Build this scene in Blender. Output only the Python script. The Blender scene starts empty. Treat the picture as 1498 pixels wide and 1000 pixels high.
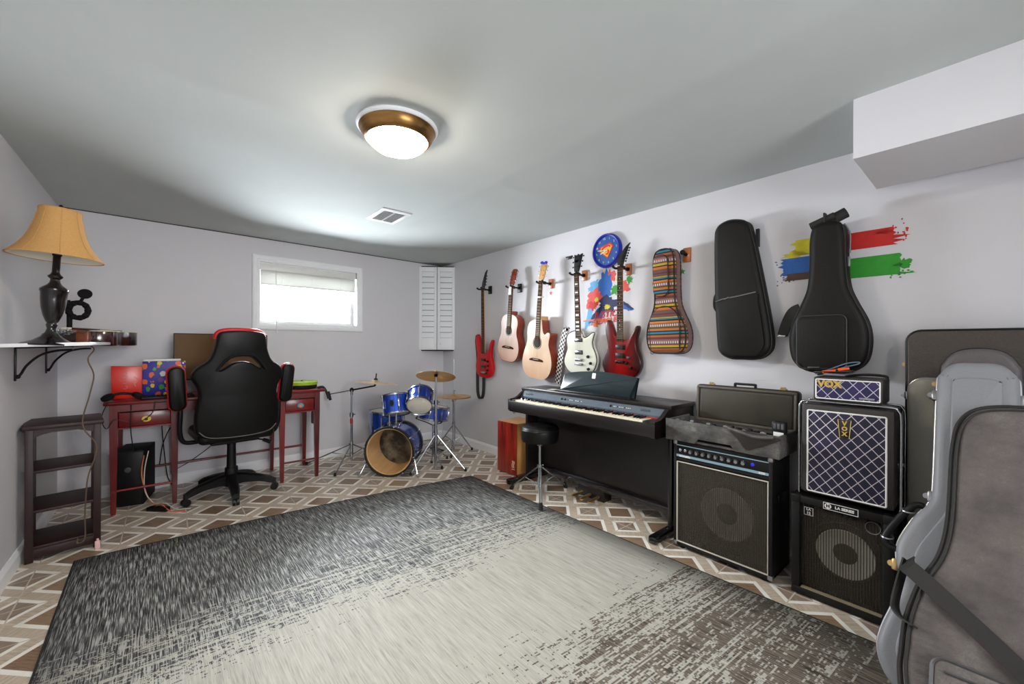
import bpy, bmesh, math, random
from mathutils import Vector, Matrix, Euler
PI = math.pi
random.seed(7)
SC = bpy.context.scene
COL = SC.collection

# ------------------------------------------------------------------ helpers
def lin(c):
    return tuple(((v/255.0)/12.92 if v/255.0 <= 0.04045 else ((v/255.0+0.055)/1.055)**2.4) for v in c)

class NT:
    """small node-tree helper"""
    def __init__(s, name):
        s.m = bpy.data.materials.new(name); s.m.use_nodes = True
        s.t = s.m.node_tree; s.t.nodes.clear()
        s.out = s.t.nodes.new('ShaderNodeOutputMaterial')
        s.b = s.t.nodes.new('ShaderNodeBsdfPrincipled')
        s.t.links.new(s.b.outputs[0], s.out.inputs[0])
        s._tc = None
    def n(s, typ, **kw):
        o = s.t.nodes.new(typ)
        for k, v in kw.items(): setattr(o, k, v)
        return o
    def l(s, a, b): s.t.links.new(a, b)
    def setin(s, sock, v):
        if isinstance(v, bpy.types.NodeSocket): s.l(v, sock)
        else: sock.default_value = v
    def coord(s, kind='Object'):
        if s._tc is None: s._tc = s.n('ShaderNodeTexCoord')
        return s._tc.outputs[kind]
    def mp(s, scale=(1,1,1), loc=(0,0,0), rot=(0,0,0), kind='Object'):
        o = s.n('ShaderNodeMapping'); s.l(s.coord(kind), o.inputs[0])
        o.inputs['Scale'].default_value = scale; o.inputs['Location'].default_value = loc; o.inputs['Rotation'].default_value = rot
        return o.outputs[0]
    def noise(s, vec, scale=5, detail=3, rough=.55):
        o = s.n('ShaderNodeTexNoise'); s.l(vec, o.inputs['Vector'])
        o.inputs['Scale'].default_value = scale; o.inputs['Detail'].default_value = detail; o.inputs['Roughness'].default_value = rough
        return o.outputs[0]
    def math(s, op, a, b=0.0, c=0.0, clamp=False):
        o = s.n('ShaderNodeMath', operation=op); o.use_clamp = clamp
        s.setin(o.inputs[0], a); s.setin(o.inputs[1], b); s.setin(o.inputs[2], c)
        return o.outputs[0]
    def mix(s, f, a, b):
        o = s.n('ShaderNodeMix', data_type='RGBA')
        s.setin(o.inputs[0], f)
        for sock, v in ((o.inputs[6], a), (o.inputs[7], b)):
            if isinstance(v, bpy.types.NodeSocket): s.l(v, sock)
            else: sock.default_value = (*v[:3], 1)
        return o.outputs[2]
    def ramp(s, f, stops, interp='LINEAR'):
        o = s.n('ShaderNodeValToRGB'); s.setin(o.inputs[0], f)
        cr = o.color_ramp; cr.interpolation = interp
        while len(cr.elements) < len(stops): cr.elements.new(0.5)
        for e, (p, c) in zip(cr.elements, stops):
            e.position = p; e.color = (*c[:3], 1)
        return o.outputs[0]
    def sep(s, vec):
        o = s.n('ShaderNodeSeparateXYZ'); s.l(vec, o.inputs[0]); return o.outputs
    def comb(s, x, y, z):
        o = s.n('ShaderNodeCombineXYZ')
        for i, v in enumerate((x, y, z)): s.setin(o.inputs[i], v)
        return o.outputs[0]
    def bump(s, h, strength=.2, dist=.01):
        o = s.n('ShaderNodeBump'); s.l(h, o.inputs['Height'])
        o.inputs['Strength'].default_value = strength; o.inputs['Distance'].default_value = dist
        s.l(o.outputs[0], s.b.inputs['Normal'])
    def base(s, c):
        if isinstance(c, bpy.types.NodeSocket): s.l(c, s.b.inputs['Base Color'])
        else: s.b.inputs['Base Color'].default_value = (*c[:3], 1)
    def rough(s, v): s.setin(s.b.inputs['Roughness'], v)
    def metal(s, v): s.b.inputs['Metallic'].default_value = v

def mat(name, col, rough=.5, metal=0, var=.06, scale=30, bump=0, coat=0, spec=None, stretch=(1,1,1)):
    """plain procedural material: a colour with fine noise variation"""
    t = NT(name); c = lin(col)
    v = t.mp(stretch)
    f = t.noise(v, scale, 4)
    t.base(t.mix(f, tuple(max(0, x*(1-var)) for x in c), tuple(min(1, x*(1+var)) for x in c)))
    t.rough(rough); t.metal(metal)
    if bump: t.bump(f, bump, .004)
    if coat: t.b.inputs['Coat Weight'].default_value = coat; t.b.inputs['Coat Roughness'].default_value = .08
    if spec is not None: t.b.inputs['Specular IOR Level'].default_value = spec
    return t.m

def wood(name, c1, c2, rough=.35, axis='z', scale=14, coat=.3, fine=1.0):
    t = NT(name)
    st = {'x': (.08, 1, 1), 'y': (1, .08, 1), 'z': (1, 1, .08)}[axis]
    v = t.mp(st)
    n1 = t.noise(v, scale, 5, .6); n2 = t.noise(v, scale*7*fine, 3, .7)
    f = t.math('ADD', t.math('MULTIPLY', n1, .65), t.math('MULTIPLY', n2, .35))
    t.base(t.ramp(f, [(.36, lin(c1)), (.64, lin(c2))])); t.rough(rough)
    t.b.inputs['Coat Weight'].default_value = coat; t.b.inputs['Coat Roughness'].default_value = .15
    t.bump(n2, .05, .002)
    return t.m

def cat_spline(pts, n=6, closed=True):
    out = []; m = len(pts)
    P = [Vector(p) for p in pts]
    rng = range(m) if closed else range(m-1)
    for i in rng:
        if closed: p0, p1, p2, p3 = P[(i-1) % m], P[i], P[(i+1) % m], P[(i+2) % m]
        else: p0, p1, p2, p3 = P[max(i-1, 0)], P[i], P[i+1], P[min(i+2, m-1)]
        for k in range(n):
            t = k/n
            out.append(.5*((2*p1)+(-p0+p2)*t+(2*p0-5*p1+4*p2-p3)*t*t+(-p0+3*p1-3*p2+p3)*t**3))
    if not closed: out.append(P[-1])
    return out

def mirror(half):
    """half outline [(w,z)] from bottom to top -> full closed outline"""
    return [(w, z) for w, z in half] + [(-w, z) for w, z in reversed(half) if abs(w) > 1e-6]

def rrect(x0, z0, x1, z1, r, n=5):
    out = []
    for cx, cz, a in ((x1-r, z0+r, -PI/2), (x1-r, z1-r, 0), (x0+r, z1-r, PI/2), (x0+r, z0+r, PI)):
        for k in range(n+1):
            t = a+PI/2*k/n; out.append((cx+r*math.cos(t), cz+r*math.sin(t)))
    return out

def ell(cx, cz, rx, rz, n=24):
    return [(cx+rx*math.cos(2*PI*k/n), cz+rz*math.sin(2*PI*k/n)) for k in range(n)]

class MB:
    """collects shapes into one bmesh; mi = current material slot; M = current transform"""
    def __init__(s): s.bm = bmesh.new(); s.mi = 0; s.M = Matrix.Identity(4)
    def _fin(s, verts, faces, M=None):
        T = s.M @ M if M is not None else s.M
        for v in verts: v.co = T @ v.co
        for f in faces: f.material_index = s.mi; f.smooth = True
        return s
    def box(s, c, size, bev=0, M=None, seg=2):
        r = bmesh.ops.create_cube(s.bm, size=1)
        vs = r['verts']
        for v in vs: v.co = Vector((v.co.x*size[0], v.co.y*size[1], v.co.z*size[2]))
        fs = list({f for v in vs for f in v.link_faces})
        if bev:
            es = list({e for v in vs for e in v.link_edges})
            rr = bmesh.ops.bevel(s.bm, geom=es, offset=min(bev, min(size)*.45), segments=seg, profile=.5, affect='EDGES')
            vs = rr['verts']; fs = rr['faces']
            vs = list({v for f in fs for v in f.verts}) if not vs else vs
            # gather whole island
            seen = set(vs); st = list(vs)
            while st:
                v = st.pop()
                for e in v.link_edges:
                    o = e.other_vert(v)
                    if o not in seen: seen.add(o); st.append(o)
            vs = list(seen); fs = list({f for v in vs for f in v.link_faces})
        for v in vs: v.co = v.co+Vector(c)
        return s._fin(vs, fs, M)
    def bx(s, x0, x1, y0, y1, z0, z1, bev=0, M=None):
        return s.box(((x0+x1)/2, (y0+y1)/2, (z0+z1)/2), (abs(x1-x0), abs(y1-y0), abs(z1-z0)), bev, M)
    def rings(s, rings, close_ring=True, cap0=True, cap1=True, loop=False, M=None):
        V = [[s.bm.verts.new(p) for p in r] for r in rings]
        F = []
        n = len(V[0]); L = len(V)
        for i in range(L if loop else L-1):
            a, b = V[i], V[(i+1) % L]
            for k in range(n if close_ring else n-1):
                try: F.append(s.bm.faces.new((a[k], a[(k+1) % n], b[(k+1) % n], b[k])))
                except ValueError: pass
        if not loop and close_ring:
            if cap0: F.append(s.bm.faces.new(list(reversed(V[0]))))
            if cap1: F.append(s.bm.faces.new(V[-1]))
        return s._fin([v for r in V for v in r], F, M)
    def tube(s, pts, r, n=8, closed=False, M=None):
        P = [Vector(p) for p in pts]; m = len(P); R = []
        up = None
        for i, p in enumerate(P):
            if closed: t = P[(i+1) % m]-P[(i-1) % m]
            else: t = P[min(i+1, m-1)]-P[max(i-1, 0)]
            t.normalize()
            if up is None:
                up = Vector((0, 0, 1)) if abs(t.z) < .9 else Vector((1, 0, 0))
            a = t.cross(up)
            if a.length < 1e-6: a = t.orthogonal()
            a.normalize(); up = a.cross(t).normalized()
            rr = r[i] if isinstance(r, (list, tuple)) else r
            R.append([p+a*(rr*math.cos(2*PI*k/n))+up*(rr*math.sin(2*PI*k/n)) for k in range(n)])
        return s.rings(R, loop=closed, M=M)
    def cyl(s, p0, p1, r0, r1=None, n=16, M=None):
        return s.tube([p0, p1], [r0, r0 if r1 is None else r1], n, M=M)
    def lathe(s, prof, n=28, M=None, cap=True):
        R = [[Vector((max(r, 1e-5)*math.cos(2*PI*k/n), max(r, 1e-5)*math.sin(2*PI*k/n), z)) for k in range(n)] for r, z in prof]
        return s.rings(R, cap0=cap, cap1=cap, M=M)
    def prism(s, poly, y0, y1, bev=0, M=None, bevback=None, seg=2):
        """outline in (x,z), front at y0 (viewer side, smaller y), back at y1"""
        P = [Vector((p[0], p[1])) for p in poly]; n = len(P)
        area = sum(P[i].x*P[(i+1) % n].y-P[(i+1) % n].x*P[i].y for i in range(n))
        if area < 0: P.reverse()
        def inset(d):
            if d == 0: return P
            o = []
            for i in range(n):
                e1 = (P[i]-P[i-1]); e2 = (P[(i+1) % n]-P[i])
                n1 = Vector((-e1.y, e1.x)); n2 = Vector((-e2.y, e2.x))
                if n1.length: n1.normalize()
                if n2.length: n2.normalize()
                b = n1+n2
                if b.length < 1e-6: b = n1
                b = b/max(b.length_squared*.5, .35)
                o.append(P[i]+b*d)
            return o
        prof = []
        if bev:
            for k in range(seg+1):
                a = PI/2*k/seg; prof.append((bev*(1-math.sin(a)), y0+bev*(1-math.cos(a))))
        else: prof.append((0, y0))
        bb = bev if bevback is None else bevback
        if bb:
            for k in range(seg+1):
                a = PI/2*(1-k/seg); prof.append((bb*(1-math.sin(a)), y1-bb*(1-math.cos(a))))
        else: prof.append((0, y1))
        R = [[Vector((q.x, y, q.y)) for q in inset(d)] for d, y in prof]
        return s.rings(R, M=M)
    def ribbon(s, pts, w, th, side=None, M=None):
        """flat strap along pts; side = width direction"""
        P = [Vector(p) for p in pts]; m = len(P); R = []
        for i, p in enumerate(P):
            t = (P[min(i+1, m-1)]-P[max(i-1, 0)]).normalized()
            sd = Vector(side) if side is not None else Vector((0, 1, 0))
            sd = (sd-t*sd.dot(t)).normalized(); nn = t.cross(sd)
            R.append([p+sd*w/2+nn*th/2, p-sd*w/2+nn*th/2, p-sd*w/2-nn*th/2, p+sd*w/2-nn*th/2])
        return s.rings(R, M=M)
    def sphere(s, c, r, n=14, sc=(1, 1, 1), M=None):
        rr = bmesh.ops.create_uvsphere(s.bm, u_segments=n, v_segments=max(6, n*2//3), radius=1)
        vs = rr['verts']
        for v in vs: v.co = Vector((v.co.x*r*sc[0]+c[0], v.co.y*r*sc[1]+c[1], v.co.z*r*sc[2]+c[2]))
        return s._fin(vs, list({f for v in vs for f in v.link_faces}), M)
    def torus(s, R, r, n=36, m=10, M=None):
        return s.tube([(R*math.cos(2*PI*k/n), R*math.sin(2*PI*k/n), 0) for k in range(n)], r, m, closed=True, M=M)
    def text(s, body, size, M=None, extrude=.001, spacing=1, shear=0, bold=.0):
        c = bpy.data.curves.new('t', 'FONT'); c.body = body; c.size = size; c.extrude = extrude
        c.align_x = 'CENTER'; c.align_y = 'CENTER'; c.space_character = spacing; c.shear = shear; c.offset = bold; c.resolution_u = 3
        o = bpy.data.objects.new('t', c); COL.objects.link(o)
        me = bpy.data.meshes.new_from_object(o)
        bpy.data.objects.remove(o); bpy.data.curves.remove(c)
        T = Matrix.Rotation(PI/2, 4, 'X')
        vs = [s.bm.verts.new(T @ v.co) for v in me.vertices]; fs = []
        for p in me.polygons:
            try: fs.append(s.bm.faces.new([vs[i] for i in p.vertices]))
            except ValueError: pass
        bpy.data.meshes.remove(me)
        return s._fin(vs, fs, M)
    def build(s, name, mats, parent=None, angle=38, flip=True):
        me = bpy.data.meshes.new(name)
        if flip: bmesh.ops.recalc_face_normals(s.bm, faces=s.bm.faces)
        s.bm.to_mesh(me); s.bm.free()
        for m in (mats if isinstance(mats, (list, tuple)) else [mats]): me.materials.append(m)
        me.set_sharp_from_angle(angle=math.radians(angle))
        o = bpy.data.objects.new(name, me); COL.objects.link(o)
        if parent is not None: o.parent = parent
        return o

def T(*v): return Matrix.Translation(v)
def RX(a): return Matrix.Rotation(a, 4, 'X')
def RY(a): return Matrix.Rotation(a, 4, 'Y')
def RZ(a): return Matrix.Rotation(a, 4, 'Z')
def align(d):
    """matrix turning +z to direction d"""
    return Vector(d).to_track_quat('Z', 'Y').to_matrix().to_4x4()
def tag(o, label, cat, group=None, kind=None):
    if label: o['label'] = label
    if cat: o['category'] = cat
    if group: o['group'] = group
    if kind: o['kind'] = kind
    return o
def thing(name, label, cat, loc=(0, 0, 0), rot=(0, 0, 0), group=None):
    o = bpy.data.objects.new(name, None); o.empty_display_size = .1; COL.objects.link(o)
    o.location = loc; o.rotation_euler = rot
    return tag(o, label, cat, group)
def struct(name, b, m, angle=38):
    o = b.build(name, m, None, angle); o['kind'] = 'structure'; return o
WR = -PI/2          # facing of things on the right wall: local x runs along -Y, local -y faces the room

# ------------------------------------------------------------------ measures of the room
H = 2.24; XL = -3.40; YF = -6.4; BA = math.radians(2.6); TB = math.tan(BA)
def backy(x): return x*TB

# ------------------------------------------------------------------ materials
M = {}
M['black_plastic'] = mat('black_plastic', (12, 12, 13), .42, var=.15, spec=.35)
M['black_matte'] = mat('black_matte', (8, 8, 9), .7, var=.15, spec=.3)
M['black_metal'] = mat('black_metal', (22, 22, 24), .35, .6, var=.1)
M['black_gloss'] = mat('black_gloss', (10, 10, 11), .12, var=.1, coat=.5)
M['chrome'] = mat('chrome', (176, 179, 184), .24, 1, var=.04)
M['steel'] = mat('steel', (165, 165, 168), .3, 1, var=.08)
M['brass'] = mat('brass', (204, 172, 116), .35, 1, var=.1)
M['white_plastic'] = mat('white_plastic', (232, 232, 228), .35, var=.02)
M['white_paint'] = mat('white_paint', (244, 246, 248), .4, var=.02)
M['rubber'] = mat('rubber', (16, 16, 17), .8, var=.15)
M['ivory'] = mat('ivory', (244, 236, 208), .3, var=.02)
M['leather'] = mat('leather', (7, 6, 6), .42, var=.25, scale=60, bump=.12, spec=.3)
M['tolex'] = mat('tolex', (14, 13, 12), .5, var=.3, scale=220, bump=.5, spec=.3)
M['red_leather'] = mat('red_leather', (204, 16, 26), .4, var=.1)
M['nylon'] = mat('nylon', (27, 24, 22), .65, var=.3, scale=300, bump=.3)
M['webbing'] = mat('webbing', (30, 29, 26), .7, var=.35, scale=400, bump=.4)
M['cord'] = mat('cord', (15, 15, 16), .5)
M['brown_cord'] = mat('brown_cord', (92, 72, 54), .5)
M['cherry'] = wood('cherry', (66, 7, 8), (136, 20, 20), .3, 'x', 10, .25)
M['cherry_upright'] = wood('cherry_upright', (60, 7, 8), (126, 20, 20), .3, 'z', 10, .25)
M['espresso'] = wood('espresso', (22, 5, 4), (48, 14, 10), .5, 'x', 12, 0)
M['piano_wood'] = wood('piano_wood', (9, 6, 5), (22, 15, 12), .36, 'x', 10, .15)
M['lampwood'] = mat('lampwood', (14, 5, 7), .2, var=.3, scale=8, coat=.4)
# ------------------------------------------------------------------ floor
def floor_mat():
    t = NT('patterned_floor_tile'); A = .321
    xyz = t.sep(t.coord('Object'))
    px = t.math('MULTIPLY', t.math('ADD', xyz[0], .42), 1/A)
    py = t.math('MULTIPLY', t.math('ADD', xyz[1], 2.767), 1/A)
    u = t.math('ADD', px, py); v = t.math('SUBTRACT', px, py)
    ru = t.math('ROUND', u); rv = t.math('ROUND', v)
    du = t.math('ABSOLUTE', t.math('SUBTRACT', u, ru)); dv = t.math('ABSOLUTE', t.math('SUBTRACT', v, rv))
    m = t.math('MAXIMUM', du, dv)
    odd = t.math('ABSOLUTE', t.math('MODULO', t.math('ADD', ru, rv), 2.0))      # 1 plain square, 0 crossed square
    odd = t.math('GREATER_THAN', odd, .5)
    outer = t.math('MULTIPLY_ADD', odd, .055, .352); inner = t.math('MULTIPLY_ADD', odd, .052, .256)
    is_sq = t.math('LESS_THAN', m, outer); is_in = t.math('LESS_THAN', m, inner)
    # wood grain in the two diagonal directions
    g1 = t.noise(t.comb(t.math('MULTIPLY', u, 26.0), t.math('MULTIPLY', v, 3.0), 0.0), 1.0, 4, .65)
    g2 = t.noise(t.comb(t.math('MULTIPLY', v, 26.0), t.math('MULTIPLY', u, 3.0), 5.0), 1.0, 4, .65)
    cell = t.n('ShaderNodeTexWhiteNoise', noise_dimensions='3D'); t.l(t.comb(ru, rv, 0.0), cell.inputs[0])
    dirb = t.math('GREATER_THAN', du, dv)
    gband = t.mix(dirb, t.comb(g1, g1, g1), t.comb(g2, g2, g2))
    band = t.ramp(gband, [(.3, lin((172, 154, 133))), (.7, lin((212, 199, 181)))])
    win = t.ramp(t.math('ADD', g1, t.math('MULTIPLY_ADD', cell.outputs[0], .3, -.15)), [(.25, lin((108, 84, 62))), (.75, lin((162, 136, 112)))])
    xin = t.ramp(g2, [(.25, lin((120, 102, 86))), (.75, lin((168, 150, 134)))])
    wood_in = t.mix(odd, xin, win)
    white = t.ramp(t.noise(t.mp((1, 1, 1)), 9, 3), [(.3, lin((236, 231, 220))), (.7, lin((248, 246, 240)))])
    c = t.mix(is_sq, band, white); c = t.mix(is_in, c, wood_in)
    gx = t.math('ABSOLUTE', t.math('SUBTRACT', px, t.math('ROUND', px))); gy = t.math('ABSOLUTE', t.math('SUBTRACT', py, t.math('ROUND', py)))
    gr = t.math('LESS_THAN', t.math('MINIMUM', gx, gy), .0095)
    c = t.mix(gr, c, lin((206, 194, 176)))
    t.base(c); t.rough(t.math('MULTIPLY_ADD', gr, .4, .3))
    t.bump(t.math('SUBTRACT', 1.0, gr), .25, .002)
    return t.m
b = MB(); b.bx(XL-.1, .1, YF-.1, .1, -.1, 0); struct('floor', b, floor_mat())

def ceil_mat():
    t = NT('ceiling_paint')
    n1 = t.noise(t.mp((1, 1, 1)), 1.6, 4, .6); n2 = t.noise(t.mp((1, 1, 1)), 14, 4)
    t.base(t.mix(n1, lin((184, 191, 189)), lin((198, 203, 202)))); t.rough(.85); t.b.inputs['Specular IOR Level'].default_value = .25
    s = t.sep(t.coord('Object')); wob = t.math('MULTIPLY_ADD', n1, .05, -.025); seam = None
    for ax, c in ((1, -2.645), (0, -1.2)):                     # taped seams of the ceiling boards
        d = t.math('MULTIPLY', t.math('ADD', t.math('SUBTRACT', s[ax], c), wob), 14.0)
        g = t.math('POWER', 2.718, t.math('MULTIPLY', t.math('MULTIPLY', d, d), -1.0))
        seam = g if seam is None else t.math('ADD', seam, g)
    t.bump(t.math('MULTIPLY_ADD', n1, .9, t.math('MULTIPLY_ADD', seam, .35, t.math('MULTIPLY', n2, .06))), .3, .03)
    return t.m
def wall_mat(name, c):
    t = NT(name); n1 = t.noise(t.mp((1, 1, 1)), 2.5, 4); n2 = t.noise(t.mp((1, 1, 1)), 90, 3)
    t.base(t.mix(n1, lin(tuple(x-4 for x in c)), lin(tuple(x+4 for x in c)))); t.rough(.5)
    t.bump(n2, .06, .003); return t.m
WALL = wall_mat('wall_paint', (216, 215, 219))
b = MB(); b.bx(XL-.1, .1, YF-.1, .15, H, H+.1)
struct('ceiling', b, ceil_mat())
b = MB(); b.bx(0, .1, YF-.1, .15, 0, H); struct('wall_right', b, WALL)
b = MB(); b.bx(XL-.1, XL, YF-.1, .15, 0, H); struct('wall_left', b, WALL)
FW = (-2.75, -1.35, .95, 1.95)          # opening for an added, unseen window that lets in fill light
b = MB(); b.bx(XL-.1, FW[0], YF-.1, YF, 0, H); b.bx(FW[1], .1, YF-.1, YF, 0, H); b.bx(FW[0], FW[1], YF-.1, YF, 0, FW[2]); b.bx(FW[0], FW[1], YF-.1, YF, FW[3], H); struct('wall_front', b, WALL)
# back wall with the window opening (its own frame: u along the wall)
BW = RZ(BA); UL = XL/math.cos(BA)-.05
U0, U1, Z0, Z1 = -2.095, -1.15, 1.416, 2.012
b = MB(); b.M = BW
b.bx(UL, U0, 0, .2, 0, H); b.bx(U1, .12, 0, .2, 0, H); b.bx(U0, U1, 0, .2, 0, Z0); b.bx(U0, U1, 0, .2, Z1, H)
struct('wall_back', b, WALL)
b = MB(); b.M = BW; b.bx(UL+.06, -.01, -.003, .001, H-.007, H); struct('trim_2', b, mat('gap_dark', (66, 56, 48), .8))
# baseboards
def base_prof(b, x0, x1):
    b.prism([(0, 0), (-.014, 0), (-.014, .07), (-.009, .082), (-.004, .09), (0, .09)], x0, x1)
for nm, MM, x0, x1 in (('baseboard_back', BW, UL+.06, -.02), ('baseboard_right', RZ(WR), .02, -YF), ('baseboard_left', T(XL, 0, 0) @ RZ(PI/2), YF, -.18)):
    b = MB(); b.M = MM @ RZ(PI/2) @ Matrix.Scale(-1, 4, (0, 1, 0)) if False else MM
    R = []
    for x in (x0, x1):
        R.append([Vector((x, -d, z)) for d, z in ((0, 0), (.015, 0), (.015, .068), (.009, .08), (.004, .09), (0, .09))])
    b.rings(R); struct(nm, b, M['white_paint'], 20)
# duct boxed in under the ceiling along the right wall
b = MB()
R = []
for y in (-4.302, YF):
    R.append([Vector((x, y, z)) for x, z in ((0, H), (0, 2.055), (-.07, 2.0), (-.6, 1.994), (-.6, H))])
b.rings(R); struct('trim_1', b, WALL, 20)

# ------------------------------------------------------------------ window and blind
win = thing('window_1', None, None, (0, 0, 0), (0, 0, BA)); win['kind'] = 'structure'
def mould(b, x0, x1, z0, z1, w, prof):
    """picture frame of mitred moulding, prof [(offset outwards, depth)]"""
    R = []
    for sx, sz in ((x0, z0), (x1, z0), (x1, z1), (x0, z1)):
        dx = -1 if sx == x0 else 1; dz = -1 if sz == z0 else 1
        R.append([Vector((sx+dx*o, -d, sz+dz*o)) for o, d in prof])
    b.rings(R, loop=True)
b = MB(); mould(b, U0, U1, Z0, Z1, .066, [(0, -.01), (0, .008), (.018, .012), (.024, .017), (.05, .02), (.062, .016), (.066, 0), (.066, -.002)])
o = b.build('window_frame', M['white_paint'], win, 25)
b = MB()
mould(b, U0+.03, U1-.03, Z0+.03, Z1-.03, .03, [(0, -.16), (0, -.115), (.0299, -.115), (.0299, -.16)])
o = b.build('sash', M['white_plastic'], win, 25)
gl = NT('window_glass'); tr = gl.n('ShaderNodeBsdfTransparent'); gs = gl.n('ShaderNodeBsdfGlossy'); mx = gl.n('ShaderNodeMixShader'); fr = gl.n('ShaderNodeFresnel')
gs.inputs['Roughness'].default_value = .02; gl.l(fr.outputs[0], mx.inputs[0]); gl.l(tr.outputs[0], mx.inputs[1]); gl.l(gs.outputs[0], mx.inputs[2]); gl.l(mx.outputs[0], gl.out.inputs[0])
b = MB(); b.bx(U0+.028, U1-.028, .135, .141, Z0+.028, Z1-.028); b.build('pane', gl.m, win)
w2 = thing('added_window', None, None, (0, YF, 0), (0, 0, PI)); w2['kind'] = 'structure'  # added window out of view, put in to carry fill from behind the camera
b = MB(); mould(b, -FW[1], -FW[0], FW[2], FW[3], .066, [(0, -.01), (0, .008), (.018, .012), (.05, .02), (.066, 0), (.066, -.002)]); mould(b, -FW[1]+.03, -FW[0]-.03, FW[2]+.03, FW[3]-.03, .03, [(0, -.09), (0, -.05), (.0299, -.05), (.0299, -.09)]); b.build('window_frame', M['white_paint'], w2, 25)
b = MB(); b.bx(-FW[1]+.028, -FW[0]-.028, .068, .074, FW[2]+.028, FW[3]-.028); b.build('pane', gl.m, w2)
bl = thing('window_blind', 'white slatted blind drawn up at the top of the small window', 'blind', (0, 0, 0), (0, 0, BA))
b = MB(); b.bx(U0+.006, U1-.006, .012, .05, Z1-.075, Z1-.004, .004); b.build('headrail', M['white_plastic'], bl)
zt = Z1-.078
for k in range(14):
    b = MB(); z = zt-.006-k*.0086
    R = []
    for x in (U0+.01, U1-.01):
        R.append([Vector((x, .016+.022*j/4, z-.011+.022*j/4+.002*math.sin(PI*j/4))) for j in range(5)]+[Vector((x, .017+.022*j/4, z-.012+.022*j/4+.002*math.sin(PI*j/4))) for j in range(4, -1, -1)])
    b.rings(R); b.build('slat', M['white_plastic'], bl, 50)
b = MB(); b.bx(U0+.01, U1-.01, .015, .045, zt-.142, zt-.125, .003); b.build('bottom_rail', M['white_plastic'], bl)
b = MB(); b.cyl((-1.955, .006, Z1-.07), (-1.952, -.026, 1.345), .0045, n=8); b.cyl((-1.952, -.026, 1.345), (-1.952, -.026, 1.325), .007, n=8); b.build('wand', M['white_plastic'], bl)
for x in (-1.9, -1.62, -1.32):
    b = MB(); b.cyl((x, .012, Z1-.07), (x, .013, zt-.145), .0016, n=6); b.build('lift_cord', M['white_plastic'], bl)

# ------------------------------------------------------------------ rug
def rug_mat():
    t = NT('woven_rug')
    uv = t.n('ShaderNodeUVMap'); uv.uv_map = 'UVMap'
    s = t.sep(uv.outputs[0]); U = t.math('MULTIPLY', s[0], 2.53); V = t.math('MULTIPLY', s[1], 3.16)     # metres
    # warp streaks along the length
    w1 = t.noise(t.comb(t.math('MULTIPLY', U, 210.0), t.math('MULTIPLY', V, 9.0), 0.0), 1.0, 3, .6)
    w2 = t.noise(t.comb(t.math('MULTIPLY', U, 60.0), t.math('MULTIPLY', V, 3.0), 3.0), 1.0, 3, .6)
    # weft dashes: rows 7 mm deep
    row = t.math('FLOOR', t.math('MULTIPLY', V, 155.0))
    rn = t.n('ShaderNodeTexWhiteNoise', noise_dimensions='1D'); t.l(row, rn.inputs['W'])
    d1 = t.noise(t.comb(t.math('MULTIPLY', U, 25.0), t.math('MULTIPLY', row, 7.31), 0.0), 1.0, 4, .75)
    d2 = t.noise(t.comb(t.math('MULTIPLY', U, 1.6), t.math('MULTIPLY', V, 5.0), 9.0), 1.0, 3, .6)
    dash = t.math('ADD', t.math('MULTIPLY_ADD', d1, 1.5, -.25), t.math('ADD', t.math('MULTIPLY_ADD', rn.outputs[0], .26, -.13), t.math('MULTIPLY_ADD', d2, .7, -.35)))
    # share of dark yarn along the length: dark at the far end, pale middle, dark near end
    sh = t.math('ADD', s[1], t.math('MULTIPLY_ADD', s[0], .075, -.075))
    dens = t.ramp(sh, [(0, (1, 1, 1)), (.10, (.97, .97, .97)), (.17, (.82, .82, .82)), (.25, (.64, .64, .64)), (.33, (.50, .50, .50)), (.40, (.33, .33, .33)), (.455, (.06, .06, .06)), (.48, (0, 0, 0)), (.545, (0, 0, 0)), (.60, (.27, .27, .27)), (.66, (.45, .45, .45)), (.75, (.54, .54, .54)), (.86, (.58, .58, .58)), (1, (.62, .62, .62))])
    thr = t.math('MULTIPLY_ADD', dens, 1.0, .0)
    isdark = t.math('LESS_THAN', dash, thr)
    farv = t.math('SUBTRACT', 1.0, t.math('MULTIPLY', s[1], 3.0), clamp=True)
    dark_far = t.ramp(w1, [(.38, lin((24, 25, 25))), (.5, lin((84, 86, 86))), (.62, lin((176, 178, 174)))])
    dark_near = t.ramp(w1, [(.38, lin((48, 40, 33))), (.62, lin((128, 118, 106)))])
    dark = t.mix(t.math('GREATER_THAN', s[1], .47), dark_far, dark_near)
    pale = t.ramp(t.math('ADD', t.math('MULTIPLY', w1, .6), t.math('MULTIPLY', w2, .4)), [(.32, lin((138, 137, 128))), (.5, lin((170, 168, 158))), (.68, lin((188, 186, 177)))])
    t.base(t.mix(isdark, pale, dark)); t.rough(.72)
    t.bump(w1, .3, .003)
    return t.m
c00, c10, c11, c01 = Vector((-3.165, -1.382, 0)), Vector((-.634, -1.575, 0)), Vector((-.56, -4.72, 0)), Vector((-3.10, -4.54, 0))
bm = bmesh.new(); uvl = bm.loops.layers.uv.new('UVMap'); NX, NY = 12, 14; TH = .006
grid = {}
for lvl, z in ((0, TH), (1, .0005)):
    for i in range(NX+1):
        for j in range(NY+1):
            u, v = i/NX, j/NY
            p = (c00*(1-u)+c10*u)*(1-v)+(c01*(1-u)+c11*u)*v
            bow = .05*math.sin(PI*u)*(1-v)
            grid[lvl, i, j] = bm.verts.new((p.x, p.y+bow, z+(.0015*math.sin(3*u+5*v) if lvl == 0 else 0)))
def quad(ks, uvs):
    f = bm.faces.new([grid[k] for k in ks]); f.smooth = True
    for lp, q in zip(f.loops, uvs): lp[uvl].uv = q
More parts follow.
